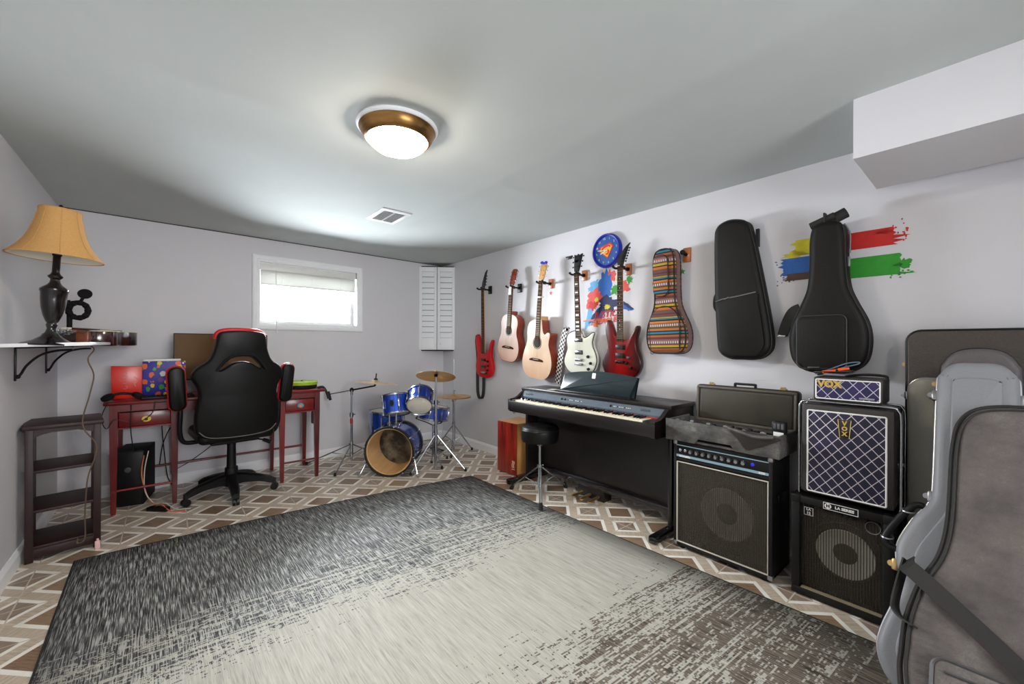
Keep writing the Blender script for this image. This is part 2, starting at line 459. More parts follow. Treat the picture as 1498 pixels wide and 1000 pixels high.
for i in range(NX):
    for j in range(NY):
        q = [(i, j+1), (i+1, j+1), (i+1, j), (i, j)]
        quad([(0, *k) for k in q], [(k[0]/NX, k[1]/NY) for k in q])
        q2 = q[::-1]; quad([(1, *k) for k in q2], [(k[0]/NX, k[1]/NY) for k in q2])
per = [(i, 0) for i in range(NX)]+[(NX, j) for j in range(NY)]+[(i, NY) for i in range(NX, 0, -1)]+[(0, j) for j in range(NY, 0, -1)]
bind = []
for a, k in enumerate(per):
    k2 = per[(a+1) % len(per)]
    quad([(0, *k), (0, *k2), (1, *k2), (1, *k)], [(k[0]/NX, k[1]/NY), (k2[0]/NX, k2[1]/NY)]*2)
bind = [grid[(0, *k)].co.copy() for k in per]
me = bpy.data.meshes.new('rug'); bm.to_mesh(me); bm.free(); me.materials.append(rug_mat())
rug = bpy.data.objects.new('rug', me); COL.objects.link(rug)
tag(rug, 'large grey and cream faded woven rug lying on the tiled floor', 'rug')
b = MB(); b.tube([p+Vector((0, 0, -.002)) for p in bind], .0045, 6, closed=True)
b.build('binding', mat('rug_binding', (34, 38, 36), .8, var=.4, scale=200), rug)

# ------------------------------------------------------------------ ceiling light, vent
def bronze():
    t = NT('brushed_bronze'); f = t.noise(t.mp((1, 1, 6)), 14, 4)
    t.base(t.mix(f, lin((120, 84, 44)), lin((176, 136, 84)))); t.rough(.28); t.metal(1); return t.m
BR = bronze()
em = NT('lamp_glass'); em.b.inputs['Base Color'].default_value = (.95, .92, .85, 1)
em.b.inputs['Emission Color'].default_value = (1, .88, .74, 1); em.b.inputs['Emission Strength'].default_value = 72.0
def ceiling_light(x, y, label, glass=None):
    t = thing('ceiling_light', label, 'ceiling light', (x, y, H), (0, 0, .4), None)
    b = MB(); b.lathe([(.185, 0), (.187, -.006), (.182, -.012), (.170, -.016)], 48); b.build('mounting_plate', M['white_paint'], t)
    b = MB(); b.lathe([(.150, -.010), (.172, -.012), (.176, -.018), (.170, -.026), (.166, -.036), (.158, -.052), (.150, -.062), (.140, -.066), (.136, -.06), (.136, -.014)], 48, cap=False)
    b.build('trim_ring', BR, t)
    b = MB()
    b.lathe([(.1355, -.05), (.1355, -.064), (.125, -.082), (.105, -.098), (.075, -.110), (.04, -.116), (0, -.118)], 40); b.build('glass_dome', glass or em.m, t)
    return t
CL = ceiling_light(-1.945, -2.86, 'round flush ceiling light with bronze ring and glowing white dome')
v = thing('ceiling_vent', 'small white slotted air vent on the ceiling', 'vent', (-1.425, -1.55, H))
b = MB()
for x0, x1, y0, y1 in ((-.12, .12, -.17, -.13), (-.12, .12, .13, .17), (-.12, -.085, -.13, .13), (.085, .12, -.13, .13), (-.006, .006, -.13, .13)):
    b.bx(x0, x1, y0, y1, -.007, 0, .002)
b.build('frame', M['white_paint'], v)
b = MB(); b.bx(-.086, .086, -.131, .131, -.002, 0); b.build('backing', mat('vent_dark', (60, 62, 58), .8), v)
for k in range(14):
    b = MB(); y = -.122+k*.0188; b.box((0, 0, 0), (.172, .013, .0012), M=T(0, y, -.005) @ RX(.6)); b.build('slat', M['white_paint'], v)
# duct seam drips are left to the paint; corner cabinet with louvred shutters
A = Vector((-.362, -.0165, 0)); B = Vector((0, -.285, 0)); d = B-A; L = d.length
cc = thing('corner_cabinet', 'white louvred shutter cabinet hung across the room corner', 'cabinet', (A.x, A.y, 1.131), (0, 0, math.atan2(d.y, d.x)))
HC = 1.07
inv = (T(A.x, A.y, 0) @ RZ(math.atan2(d.y, d.x))).inverted()
cor = inv @ Vector((-.004, -.004, 0))
for z, nm in ((0, 'bottom_board'), (HC-.012, 'top_board')):
    b = MB(); R = [[Vector((.004, .022, z)), Vector((L-.004, .022, z)), Vector((cor.x, cor.y, z))], [Vector((.004, .022, z+.012)), Vector((L-.004, .022, z+.012)), Vector((cor.x, cor.y, z+.012))]]
    b.rings(R); b.build(nm, M['black_matte'], cc)
for x0 in (.004, L/2+.003):
    w = L/2-.007
    b = MB(); st = .034; z0, z1 = .014, HC-.014
    b.bx(x0, x0+st, 0, .02, z0, z1, .002); b.bx(x0+w-st, x0+w, 0, .02, z0, z1, .002)
    b.bx(x0+st, x0+w-st, 0, .02, z0, z0+.15, .002); b.bx(x0+st, x0+w-st, 0, .02, z1-.055, z1, .002); b.mi = 1; b.bx(x0+st-.002, x0+w-st+.002, .014, .019, z0+.14, z1-.05)
    dr = b.build('shutter_door', [M['white_paint'], mat('louver_gap', (120, 120, 124), .7)], cc)
    n = 12; hh = (z1-.055-z0-.15)/n
    for k in range(n):
        b = MB(); b.box((0, 0, 0), (w-2*st-.002, .005, hh*.93), .0015, M=T(x0+w/2, .0075, z0+.15+(k+.5)*hh) @ RX(-.16)); b.build('louver', M['white_paint'], dr)
    if x0 > .1:
        b = MB(); b.sphere((x0+st+.004, -.012, z0+.075), .009); b.cyl((x0+st+.004, 0, z0+.075), (x0+st+.004, -.01, z0+.075), .004); b.build('knob', M['white_plastic'], dr)
# ------------------------------------------------------------------ guitars
def top_mat(name, c1, c2, c3):
    t = NT(name); s = t.sep(t.coord('Object'))
    g = t.noise(t.mp((60, 1, 2)), 3, 4, .6)
    zz = t.math('MULTIPLY_ADD', t.noise(t.mp((1, 1, 1)), 4, 3), .5, t.math('MULTIPLY', s[2], 1.6))
    c = t.ramp(zz, [(.2, lin(c1)), (.6, lin(c2)), (1.0, lin(c3))])
    t.base(t.mix(t.math('MULTIPLY', g, .25), c, lin((150, 110, 80)))); t.rough(.4)
    t.b.inputs['Coat Weight'].default_value = .12; t.b.inputs['Coat Roughness'].default_value = .25
    return t.m
M['mahog'] = wood('mahogany_side', (92, 28, 14), (150, 58, 30), .22, 'z', 9, .5)
M['maple'] = wood('maple_neck', (196, 140, 80), (222, 170, 108), .35, 'z', 9, .3)
M['mahog_neck'] = wood('mahogany_neck', (110, 50, 28), (150, 76, 44), .35, 'z', 9, .3)
M['rosewood'] = wood('rosewood', (40, 22, 14), (80, 52, 36), .85, 'z', 20, 0); M['rosewood'].node_tree.nodes['Principled BSDF'].inputs['Specular IOR Level'].default_value = .05
M['string'] = mat('string_wire', (120, 112, 98), .6, 1)
M['fret'] = mat('fret_wire', (150, 146, 136), .5, 1)
def tapered(b, x0, x1, y0, y1, za, zb, wa, wb):
    pass
def guitar(name, label, cat, loc, rot, outline, depth, front_m, side_m, nut, head, zj, fb_end, kind, group=None, neck_m='maple', fb_m='rosewood', nfret=20, headpts=None,
           head_m=None, tuners='both', hole=None, bridge=None, pickups=(), knobs=(), binding=None, scale=1.0, inlay=None, nut_w=.043, nstr=6, head_tilt=.22):
    t = thing(name, label, cat, loc, rot, group); t.scale = (scale,)*3
    poly = cat_spline(outline, 6)
    if kind == 'acoustic':
        b = MB(); b.prism(poly, -depth+.0035, 0, .004, bevback=.006); body = b.build('body', side_m, t)
        b = MB(); b.prism(poly, -depth, -depth+.0034, .001, bevback=0); b.build('soundboard', front_m, t)
        if binding:
            b = MB(); b.tube([(p.x, -depth+.003, p.y) for p in poly], .0028, 6, closed=True); b.build('edge_binding', binding, t)
        z, r = hole
        b = MB(); b.lathe([(r, 0), (r, .0006), (0, .0006)], 36, M=T(0, -depth-.0002, z) @ RX(PI/2)); b.build('soundhole', M['black_matte'], t)
        b = MB(); b.torus(r+.008, .0035, 36, 6, M=T(0, -depth+.001, z) @ RX(PI/2)); b.build('rosette', M['rosewood'], t)
        yf = -depth
    else:
        b = MB(); b.prism(poly, -depth, 0, .011, bevback=.008, seg=3)
        b.mi = 0; body = b.build('body', [front_m], t, 50)
        if side_m is not None:
            b = MB(); b.tube([(p.x*1.0, -depth+.008, p.y) for p in poly], .0042, 6, closed=True); b.build('edge_binding', side_m, t)
        yf = -depth
    # neck, fretboard
    w1 = nut_w+.012; zb = fb_end
    def rect(z, w, ya, yb): return [Vector((-w/2, ya, z)), Vector((w/2, ya, z)), Vector((w/2, yb, z)), Vector((-w/2, yb, z))]
    def wat(z): return nut_w+(w1-nut_w)*(nut-z)/(nut-zb)
    b = MB(); R = []
    for z in (zj-.03 if kind == 'acoustic' else zj-.01, zj+.02, nut, ):
        w = wat(z)/2; dp = .022 if z > zj else .03
        R.append([Vector((w*math.cos(a), yf-.001+dp*math.sin(a)*1.0, z)) for a in [PI*k/10 for k in range(11)]])
    b.rings(R)
    if kind == 'acoustic': b.bx(-.03, .03, yf+.004, -.006, zj-.012, zj+.035, .008)
    b.build('neck', M[neck_m], t)
    b = MB(); b.rings([rect(zb, wat(zb), yf-.0075, yf), rect(nut, nut_w, yf-.0075, yf)])
    b.mi = 1; sl = (nut-(bridge if bridge else .15))
    for k in range(1, nfret+1):
        z = nut-sl*(1-2**(-k/12.0))
        if z < zb+.004: break
        b.bx(-wat(z)/2, wat(z)/2, yf-.0088, yf-.0074, z-.0011, z+.0011)
    b.mi = 2
    for k in (3, 5, 7, 9, 12, 15, 17, 19):
        z = nut-sl*(1-2**(-(k-.5)/12.0))
        if z < zb+.01 or k > nfret: continue
        if inlay == 'block': b.bx(-wat(z)*.33, wat(z)*.33, yf-.0078, yf-.0074, z-.007, z+.007)
        elif inlay == 'dot': b.lathe([(.0032, 0), (.0032, .0004), (0, .0004)], 10, M=T(0, yf-.0074, z) @ RX(PI/2))
    b.build('fretboard', [M[fb_m], M['fret'], M['white_plastic']], t)
    b = MB(); b.bx(-nut_w/2, nut_w/2, yf-.0095, yf-.001, nut-.002, nut+.004); b.build('nut', M['ivory'], t)
    # headstock: outline relative to the nut, tilted back
    hm = head_m or M[neck_m]
    HM = T(0, yf-.002, nut+.002) @ RX(-head_tilt)
    b = MB(); b.prism([Vector(p) for p in headpts], -.001, .014, .002, M=HM); hd = b.build('headstock', hm, t)
    hh = head-nut
    n_side = []
    if tuners == 'both':
        for k in range(3):
            for sx in (-1, 1): n_side.append((sx, hh*(.28+.27*k)))
    elif tuners == 'right': n_side = [(1, hh*(.2+.125*k)) for k in range(6)]
    elif tuners == 'left4': n_side = [(1, hh*(.2+.19*k)) for k in range(4)]
    def edge_x(z, sx):
        xs = []
        for i in range(len(headpts)):
            p, q = headpts[i], headpts[(i+1) % len(headpts)]
            if (p[1]-z)*(q[1]-z) <= 0 and abs(q[1]-p[1]) > 1e-6: xs.append(p[0]+(q[0]-p[0])*(z-p[1])/(q[1]-p[1]))
        return (max(xs) if sx > 0 else min(xs)) if xs else sx*.03
    for sx, z in n_side:
        x = edge_x(z, sx)
        b = MB(); b.cyl((x-sx*.006, .006, z), (x+sx*.012, .006, z), .003, n=8); b.sphere((x+sx*.017, .006, z), .0085, 10, (.75, .5, 1)); b.cyl((x-sx*.012, .004, z), (x-sx*.012, -.012, z), .003, n=8)
        for v in b.bm.verts: v.co = HM @ v.co
        b.build('tuner', M['black_metal'] if kind != 'acoustic' else M['steel'], t)
    if bridge:
        b = MB()
        if kind == 'acoustic':
            b.prism(cat_spline([(-.085, bridge-.012), (-.05, bridge-.012), (0, bridge-.014), (.05, bridge-.012), (.085, bridge-.012), (.088, bridge), (.05, bridge+.012), (0, bridge+.012), (-.05, bridge+.012), (-.088, bridge)], 4), yf-.008, yf, .002, bevback=0)
            b.mi = 1; b.bx(-.035, .035, yf-.012, yf-.007, bridge+.002, bridge+.005)
            b.build('bridge', [M['rosewood'], M['ivory']], t)
        else:
            b.bx(-.042, .042, yf-.012, yf+.001, bridge-.01, bridge+.01, .003)
            for k in range(6): b.bx(-.034+k*.0115, -.026+k*.0115, yf-.016, yf-.011, bridge-.008, bridge+.006, .001)
            b.build('bridge', M['black_metal'] if kind == 'dark' else M['chrome'], t)
    for z, hgt, col in pickups:
        b = MB(); b.bx(-.042, .042, yf-.006, yf+.001, z-hgt/2, z+hgt/2, .003); b.mi = 1
        b.bx(-.036, .036, yf-.009, yf-.005, z-hgt/2+.005, z+hgt/2-.005, .002)
        b.build('pickup', [M['black_plastic'], M[col]], t)
    for x, z, col in knobs:
        b = MB(); b.lathe([(.0125, 0), (.012, .012), (.0095, .017), (0, .018)], 16, M=T(x, yf+.0005, z) @ RX(PI/2)); b.build('knob', M[col], t)
    ys = yf-.011
    for k in range(nstr):
        f = (k/(nstr-1)-.5)
        b = MB(); b.cyl((f*.052, ys-.003, bridge), (f*(nut_w-.008), ys+.001, nut+.002), .0005 if nstr == 6 else .001, n=5); b.build('string', M['string'], t)
    return t

def hanger(y, z, wooden, label):
    t = thing('guitar_hanger', label, 'guitar hanger', (0, y, z), (0, 0, WR), 'guitar hangers on the right wall')
    pm = M['hang_wood'] if wooden else M['black_plastic']
    b = MB(); b.bx(-.026, .026, -.019, -.0005, -.045, .045, .004); b.build('backplate', pm, t)
    b = MB(); b.cyl((0, -.018, 0), (0, -.03, 0), .016, n=14); b.cyl((0, -.03, 0), (0, -.098, 0), .009, n=12); b.cyl((0, -.085, 0), (0, -.1, 0), .015, n=14); b.build('arm', M['black_metal'], t)
    b = MB()
    pts = [(-.036, -.158, .006), (-.038, -.14, 0), (-.036, -.118, 0), (-.02, -.103, 0), (0, -.1, 0), (.02, -.103, 0), (.036, -.118, 0), (.038, -.14, 0), (.036, -.158, .006)]
    b.tube([Vector(p) for p in cat_spline(pts, 4, False)], .0085, 10); b.sphere((-.036, -.16, .008), .011); b.sphere((.036, -.16, .008), .011)
    b.build('yoke', M['rubber'], t)
    return t
M['hang_wood'] = wood('hanger_wood', (150, 80, 34), (186, 110, 56), .4, 'z', 9, .3)

def gm(name, c, edge=None, coat=1, rough=.22, var=.05):
    t = NT(name)
    if edge:
        n = t.noise(t.mp((50, 1, 3)), 3, 4, .6); s = t.sep(t.coord('Object'))
        rr = t.math('ADD', t.math('MULTIPLY', t.math('ABSOLUTE', s[0]), 4.2), t.math('MULTIPLY', n, .45))
        t.base(t.ramp(rr, [(.15, lin(c)), (.85, lin(edge))]))
    else: t.base(t.mix(t.noise(t.mp((1, 1, 1)), 8, 3), lin(tuple(x*(1-var) for x in c)), lin(c)))
    t.rough(rough+.08); t.b.inputs['Coat Weight'].default_value = coat*.25; t.b.inputs['Coat Roughness'].default_value = .1; t.b.inputs['Specular IOR Level'].default_value = .3
    return t.m

# bass
bass_o = [(.08, .004), (.13, .035), (.155, .11), (.145, .19), (.127, .25), (.132, .32), (.158, .405), (.15, .43), (.125, .405), (.092, .33), (.055, .288), (0, .28), (-.045, .30), (-.064, .35), (-.085, .43), (-.115, .482), (-.142, .465), (-.15, .39), (-.137, .3), (-.127, .24), (-.147, .17), (-.157, .1), (-.13, .032), (-.08, .003), (0, 0)]
g = guitar('bass_guitar', 'glossy red electric bass hanging nearest the room corner with black strap', 'bass guitar', (-.02, -.985, .845), (.05, .045, WR), bass_o, .042,
       gm('bass_red', (200, 4, 12)), None, .995, 1.165, .29, .27, 'solid', nfret=24, nut_w=.038, nstr=4, neck_m='maple',
       headpts=[(-.02, 0), (.02, 0), (.034, .035), (.038, .13), (.052, .2), (.02, .17), (-.018, .06)], head_m=M['black_gloss'], tuners='left4', bridge=.06,
       pickups=((.2, .03, 'black_plastic'), (.125, .028, 'black_plastic')), knobs=((.085, .19, 'black_metal'), (.09, .14, 'black_metal'), (.08, .09, 'black_metal'), (.055, .055, 'black_metal')), head_tilt=.12)
b = MB()
pts = [(x_, y_-.014, z_) for x_, y_, z_ in [(-.125, -.02, .47), (-.155, -.008, .40), (-.16, .004, .30), (-.155, .006, .2), (-.16, .004, .08), (-.155, -.002, -.08), (-.145, -.006, -.19), (-.115, -.008, -.245), (-.07, -.010, -.25), (-.035, -.012, -.2), (-.02, -.014, -.1), (-.012, -.018, -.012), (-.01, -.02, .0)]]
b.ribbon(cat_spline(pts, 5, False), .035, .004, side=(.55, 1, 0)); b.build('strap', M['webbing'], g)
# classical
cl_half = [(0, 0), (.08, .004), (.14, .045), (.166, .125), (.153, .205), (.124, .275), (.121, .33), (.132, .39), (.116, .445), (.06, .477), (0, .48)]
g = guitar('classical_guitar', 'small acoustic guitar with pale pinkish top and slotted red-brown headstock', 'guitar', (-.015, -1.452, 1.046), (.02, .105, WR), mirror(cl_half), .092,
       top_mat('classical_top', (224, 170, 138), (240, 214, 200), (244, 226, 214)), M['mahog'], .775, .945, .48, .33, 'acoustic', nfret=18, nut_w=.05, neck_m='mahog_neck', fb_m='rosewood',
       headpts=[(-.026, 0), (.026, 0), (.036, .03), (.038, .155), (.022, .17), (-.022, .17), (-.038, .155), (-.036, .03)], head_m=M['mahog'], hole=(.31, .04), bridge=.145, head_tilt=.25, binding=M['rosewood'])
b = MB(); b.bx(-.02, .02, -.1085, -.1005, .68, .77, .001); b.build('fretboard_sticker', M['white_plastic'], g)
# cutaway acoustic
ac_o = [(0, 0), (.1, .006), (.165, .05), (.193, .14), (.176, .235), (.145, .31), (.143, .36), (.152, .405), (.148, .432), (.126, .436), (.09, .415), (.06, .44), (.045, .50), (.035, .545), (0, .55), (-.065, .547), (-.125, .51), (-.147, .44), (-.139, .37), (-.146, .31), (-.176, .235), (-.193, .14), (-.165, .05), (-.1, .006)]
g = guitar('acoustic_guitar', 'pale natural acoustic guitar with cutaway and blue clip on headstock', 'guitar', (-.015, -1.888, .902), (.02, .1, WR), ac_o, .108,
       top_mat('acoustic_top', (226, 178, 140), (238, 208, 178), (242, 216, 190)), M['mahog'], .915, 1.075, .55, .36, 'acoustic', nfret=20, neck_m='maple', fb_m='rosewood',
       headpts=[(-.024, 0), (.024, 0), (.034, .03), (.038, .14), (.03, .158), (0, .15), (-.03, .158), (-.038, .14), (-.034, .03)], head_m=M['maple'], hole=(.335, .048), bridge=.175, head_tilt=.2, binding=M['ivory'])
b = MB(); b.bx(-.032, .032, -.124, -.088, .755, .767, .003); b.bx(-.03, .03, -.13, -.122, .752, .766, .002); b.build('capo', M['white_plastic'], g)
BL = mat('blue_plastic', (22, 40, 190), .3)
b = MB(); HM2 = T(0, -.110, .917) @ RX(-.2)
for sx in (-1, 1): b.sphere((sx*.026, -.004, .165), .018, 12, (1.2, .6, .8), M=HM2)
b.bx(-.016, .016, -.012, .018, .148, .168, .004, M=HM2); b.build('clip', BL, g)
# faint floral scratchwork on the soundboard
t = None
# white single-cut electric
wh_o = [(0, 0), (.09, .005), (.15, .045), (.18, .115), (.172, .18), (.148, .235), (.143, .28), (.158, .325), (.168, .352), (.14, .352), (.1, .325), (.06, .315), (.036, .34), (.02, .372), (-.05, .374), (-.1, .358), (-.135, .325), (-.142, .275), (-.135, .22), (-.155, .175), (-.178, .11), (-.15, .045), (-.09, .005)]
g = guitar('electric_guitar', 'white single-cut electric guitar with dark headstock and checkered strap', 'guitar', (-.02, -2.383, .965), (.06, .004, WR), wh_o, .046,
       gm('guitar_white', (226, 226, 210)), M['black_gloss'], .872, 1.04, .36, .315, 'solid', nfret=22, neck_m='mahog_neck', inlay='block',
       headpts=[(-.022, 0), (.022, 0), (.03, .04), (.04, .13), (.044, .16), (.015, .15), (0, .162), (-.015, .15), (-.044, .16), (-.04, .13), (-.03, .04)], head_m=M['black_gloss'], bridge=.125,
       pickups=((.295, .032, 'chrome'), (.19, .036, 'chrome')), knobs=((.1, .155, 'black_plastic'), (.125, .1, 'black_plastic'), (.1, .05, 'black_plastic')))
b = MB(); b.cyl((-.04, -.062, .088), (.04, -.062, .088), .006, n=10); b.bx(-.042, .042, -.05, -.046, .08, .096, .002); b.build('tailpiece', M['chrome'], g)
b = MB(); b.cyl((-.05, -.06, 1.0), (-.02, -.07, 1.01), .008, n=10); b.bx(-.09, -.03, -.075, -.055, .99, 1.015, .004); b.build('clip_on_tuner', M['black_plastic'], g)
ck = NT('checker_strap'); s_ = ck.sep(ck.mp((1, 1, 1), rot=(0, -.225, 0))); cx = ck.n('ShaderNodeTexChecker')
ck.l(ck.comb(ck.math('MULTIPLY', s_[0], 1.0), .005, s_[2]), cx.inputs['Vector']); cx.inputs['Scale'].default_value = 50
cx.inputs['Color1'].default_value = (*lin((240, 238, 232)), 1); cx.inputs['Color2'].default_value = (*lin((12, 12, 13)), 1); ck.l(cx.outputs[0], ck.b.inputs['Base Color']); ck.rough(.6)
b = MB(); b.ribbon(cat_spline([(-.115, -.035, .375), (-.148, -.045, .385), (-.185, -.05, .27), (-.215, -.05, .14), (-.245, -.045, .01), (-.272, -.04, -.10)], 6, False), .06, .003, side=(1, 0, .2)); b.build('strap', ck.m, g)
# red-brown superstrat
rd_o = [(0, 0), (.08, .001), (.14, .03), (.177, .1), (.168, .17), (.138, .235), (.134, .3), (.155, .375), (.152, .405), (.13, .4), (.098, .345), (.065, .308), (0, .3), (-.045, .322), (-.065, .36), (-.088, .42), (-.115, .452), (-.138, .432), (-.146, .37), (-.132, .3), (-.127, .24), (-.157, .17), (-.179, .1), (-.15, .03), (-.08, .001)]
g = guitar('electric_guitar', 'dark red burst electric guitar with pointed black headstock under the clock', 'guitar', (-.02, -2.795, .962), (.06, .036, WR), rd_o, .046,
       gm('guitar_red', (150, 14, 6), (44, 4, 6)), None, .868, 1.03, .31, .285, 'dark', nfret=24, neck_m='maple', inlay='dot',
       headpts=[(-.022, 0), (.022, 0), (.026, .03), (.05, .15), (.062, .175), (.03, .15), (-.028, .075), (-.036, .04)], head_m=M['black_gloss'], tuners='right', bridge=.125,
       pickups=((.24, .038, 'black_plastic'), (.175, .038, 'black_plastic')), knobs=((.075, .165, 'chrome'), (.06, .12, 'black_metal'), (.1, .085, 'black_metal')))
for y, z, wd, lb in ((-1.032, 1.825, 0, 'black guitar hanger holding the red bass'), (-1.535, 1.795, 0, 'black guitar hanger holding the small pinkish acoustic guitar'),
                 (-1.98, 1.79, 1, 'guitar hanger with wooden block holding the pale cutaway acoustic'), (-2.387, 1.817, 1, 'guitar hanger with wooden block holding the white electric guitar'),
                 (-2.827, 1.81, 1, 'guitar hanger with wooden block holding the dark red electric guitar')):
    hanger(y, z, wd, lb)
# ------------------------------------------------------------------ clock
BLUE = mat('clock_blue', (18, 26, 158), .3)
t = thing('wall_clock', 'round blue wall clock with a red and yellow shield emblem', 'clock', (-.002, -2.627, 1.99), (0, -.22, WR))
def disc(b, r, y, th=.002, n=48, x=0, z=0): b.lathe([(r, 0), (r, th), (0, th)], n, M=T(x, y, z) @ RX(PI/2))
b = MB(); b.lathe([(.118, 0), (.139, 0), (.142, .012), (.138, .03), (.13, .036), (.122, .034), (.118, .024), (.118, 0)], 48, M=RX(PI/2), cap=False); b.build('rim', BLUE, t)
b = MB(); disc(b, .12, -.008, .014); b.build('face', mat('clock_face', (34, 84, 158), .4, var=.15, scale=20), t)
YEL = mat('emblem_yellow', (238, 176, 40), .45); RED = mat('emblem_red', (206, 44, 22), .45)
def shield(s): return [(-.075*s, .018*s), (-.052*s, .05*s), (.052*s, .05*s), (.075*s, .018*s), (0, -.068*s)]
b = MB(); b.prism(shield(1.0), -.0245, -.022); b.mi = 1; b.prism(shield(.82), -.0255, -.0244); b.mi = 0
sp = cat_spline([(.044, 0, .016), (.036, 0, .030), (.01, 0, .033), (-.022, 0, .03), (-.038, 0, .016), (-.02, 0, .003), (.01, 0, -.002), (.02, 0, -.014), (.006, 0, -.03), (-.012, 0, -.026)], 6, False)
b.ribbon([p+Vector((0, -.0262, 0)) for p in sp], .015, .0012, side=(0, 0, 1)) if False else None
R = []
for i, p in enumerate(sp):
    tt = (sp[min(i+1, len(sp)-1)]-sp[max(i-1, 0)]).normalized(); nn = Vector((-tt.z, 0, tt.x)); w = .0085*(1-.45*abs(i/(len(sp)-1)-.45))
    R.append([p+nn*w+Vector((0, -.0254, 0)), p-nn*w+Vector((0, -.0254, 0)), p-nn*w+Vector((0, -.0264, 0)), p+nn*w+Vector((0, -.0264, 0))])
b.rings(R); b.build('emblem', [RED, YEL], t)
b = MB()
for k in range(12):
    a = 2*PI*k/12; b.text(str(12 if k == 0 else k), .024, M=T(.1*math.sin(a), -.023, .1*math.cos(a)), extrude=.0006)
b.build('numerals', M['white_plastic'], t)
for nm, a, ln in (('hour_hand', -1.75, .06), ('minute_hand', -1.25, .085)):
    b = MB(); b.bx(-.003, .003, -.030, -.028, -.012, ln, M=RY(a)); b.build(nm, M['white_plastic'], t)

# ------------------------------------------------------------------ wall decals
def paint(name, c, var=.2):
    return mat(name, c, .6, var=var, scale=26)
PC = {k: paint('decal_'+k, c) for k, c in dict(red=(200, 34, 26), coral=(224, 84, 74), blue=(38, 104, 190), navy=(24, 34, 84), sky=(96, 170, 220), green=(44, 150, 40), yellow=(220, 208, 40), brown=(84, 60, 44), dark=(26, 28, 36), orange=(226, 128, 60), grey=(170, 182, 196), pink=(206, 130, 150)).items()}
def blob(x, z, rx, rz, jag=.25, n=26, rot=0, seed=0):
    r = random.Random(seed); o = []
    for k in range(n):
        a = 2*PI*k/n; q = 1+jag*(r.random()-.5)*2
        px, pz = rx*q*math.cos(a), rz*q*math.sin(a)
        o.append((x+px*math.cos(rot)-pz*math.sin(rot), z+px*math.sin(rot)+pz*math.cos(rot)))
    return o
lay = [0]
def splat(parent, name, polys, m):
    lay[0] += 1; b = MB(); y = -.0006-.00012*lay[0]
    for p in polys: b.prism(p, y, -.0002)
    b.build(name, m, parent)
d1 = thing('wall_decal', 'colourful paint splash wall decal with red lettering behind the dark red guitar', 'wall decal', (-.0005, -2.63, 1.58), (0, 0, WR), None)
splat(d1, 'paint_splash', [blob(-.15, .13, .065, .045, .3, seed=1, rot=.7), blob(-.20, -.13, .03, .10, .2, seed=30, rot=-.3)], PC['sky'])
splat(d1, 'paint_splash', [blob(-.13, .03, .1, .075, .35, seed=2, rot=.3), blob(.02, .2, .06, .05, .3, seed=3), blob(.16, .1, .045, .04, .4, seed=4)], PC['coral'])
splat(d1, 'paint_splash', [blob(-.16, -.03, .05, .035, .4, seed=5), blob(-.06, .11, .04, .05, .4, seed=6)], PC['red'])
splat(d1, 'paint_splash', [blob(.07, .09, .05, .04, .4, seed=7), blob(.2, .15, .03, .03, .4, seed=8)], PC['green'])
splat(d1, 'paint_splash', [blob(-.03, .13, .07, .12, .25, seed=9), blob(-.11, -.12, .10, .045, .2, seed=10, rot=.7), blob(.17, -.06, .07, .025, .25, seed=11, rot=-.5)], PC['blue'])
splat(d1, 'paint_splash', [blob(.0, -.03, .1, .07, .35, seed=12), blob(-.12, -.1, .09, .022, .3, seed=13, rot=.75), blob(.18, -.05, .07, .012, .3, seed=14, rot=-.6)], PC['navy'])
splat(d1, 'paint_splash', [blob(-.01, -.05, .03, .018, .3, seed=15), blob(-.12, .02, .02, .02, .4, seed=16), blob(.1, .17, .02, .02, .4, seed=17)], PC['yellow'])
splat(d1, 'paint_splash', [blob(-.09, -.155, .14, .012, .4, seed=18), blob(-.14, -.19, .05, .02, .6, seed=19)], PC['orange'])
b = MB(); b.text('JUSTICE', .075, M=T(-.01, -.0035, -.112) @ RY(-.06), extrude=.0008, shear=.25, bold=.0015); b.build('lettering', PC['red'], d1)
b = MB(); b.text('LEAGUE', .06, M=T(-.02, -.0035, -.165) @ RY(-.06), extrude=.0008, shear=.25, bold=.001); b.build('lettering', PC['coral'], d1)
d2 = thing('wall_decal', 'brush stroke wall decal in yellow blue red and green beside the large black gig bag', 'wall decal', (-.0005, -4.13, 1.68), (0, 0, WR))
def stroke(x0, x1, z0, z1, seed, n=9):
    r = random.Random(seed); h = (z1-z0)
    L = [(x0-abs(r.gauss(0, .022))*(k % 2), z0+h*k/n) for k in range(n+1)]; Rr = [(x1+abs(r.gauss(0, .028))*(k % 2), z1-h*k/n) for k in range(n+1)]
    return L+Rr
def specks(cx, cz, sx, sz, n, seed):
    r = random.Random(seed); return [blob(cx+r.gauss(0, sx), cz+r.gauss(0, sz), .0025+.004*r.random(), .0025+.003*r.random(), .3, 8, seed=i+seed) for i in range(n)]
splat(d2, 'brush_stroke', [stroke(-.19, -.03, .055, .145, 1), blob(-.2, .06, .05, .02, .5, seed=20)]+specks(-.2, .03, .02, .02, 8, 5), PC['yellow'])
splat(d2, 'brush_stroke', [stroke(-.25, .03, -.055, .045, 2)]+specks(-.26, -.02, .02, .03, 10, 6), PC['blue'])
splat(d2, 'brush_stroke', [stroke(-.23, -.06, -.085, -.045, 3)]+specks(-.23, -.09, .03, .01, 8, 7), PC['brown'])
splat(d2, 'brush_stroke', [stroke(-.1, .225, .045, .135, 4), blob(.19, .115, .03, .012, .6, seed=33)]+specks(.25, .09, .02, .03, 16, 8), PC['red'])
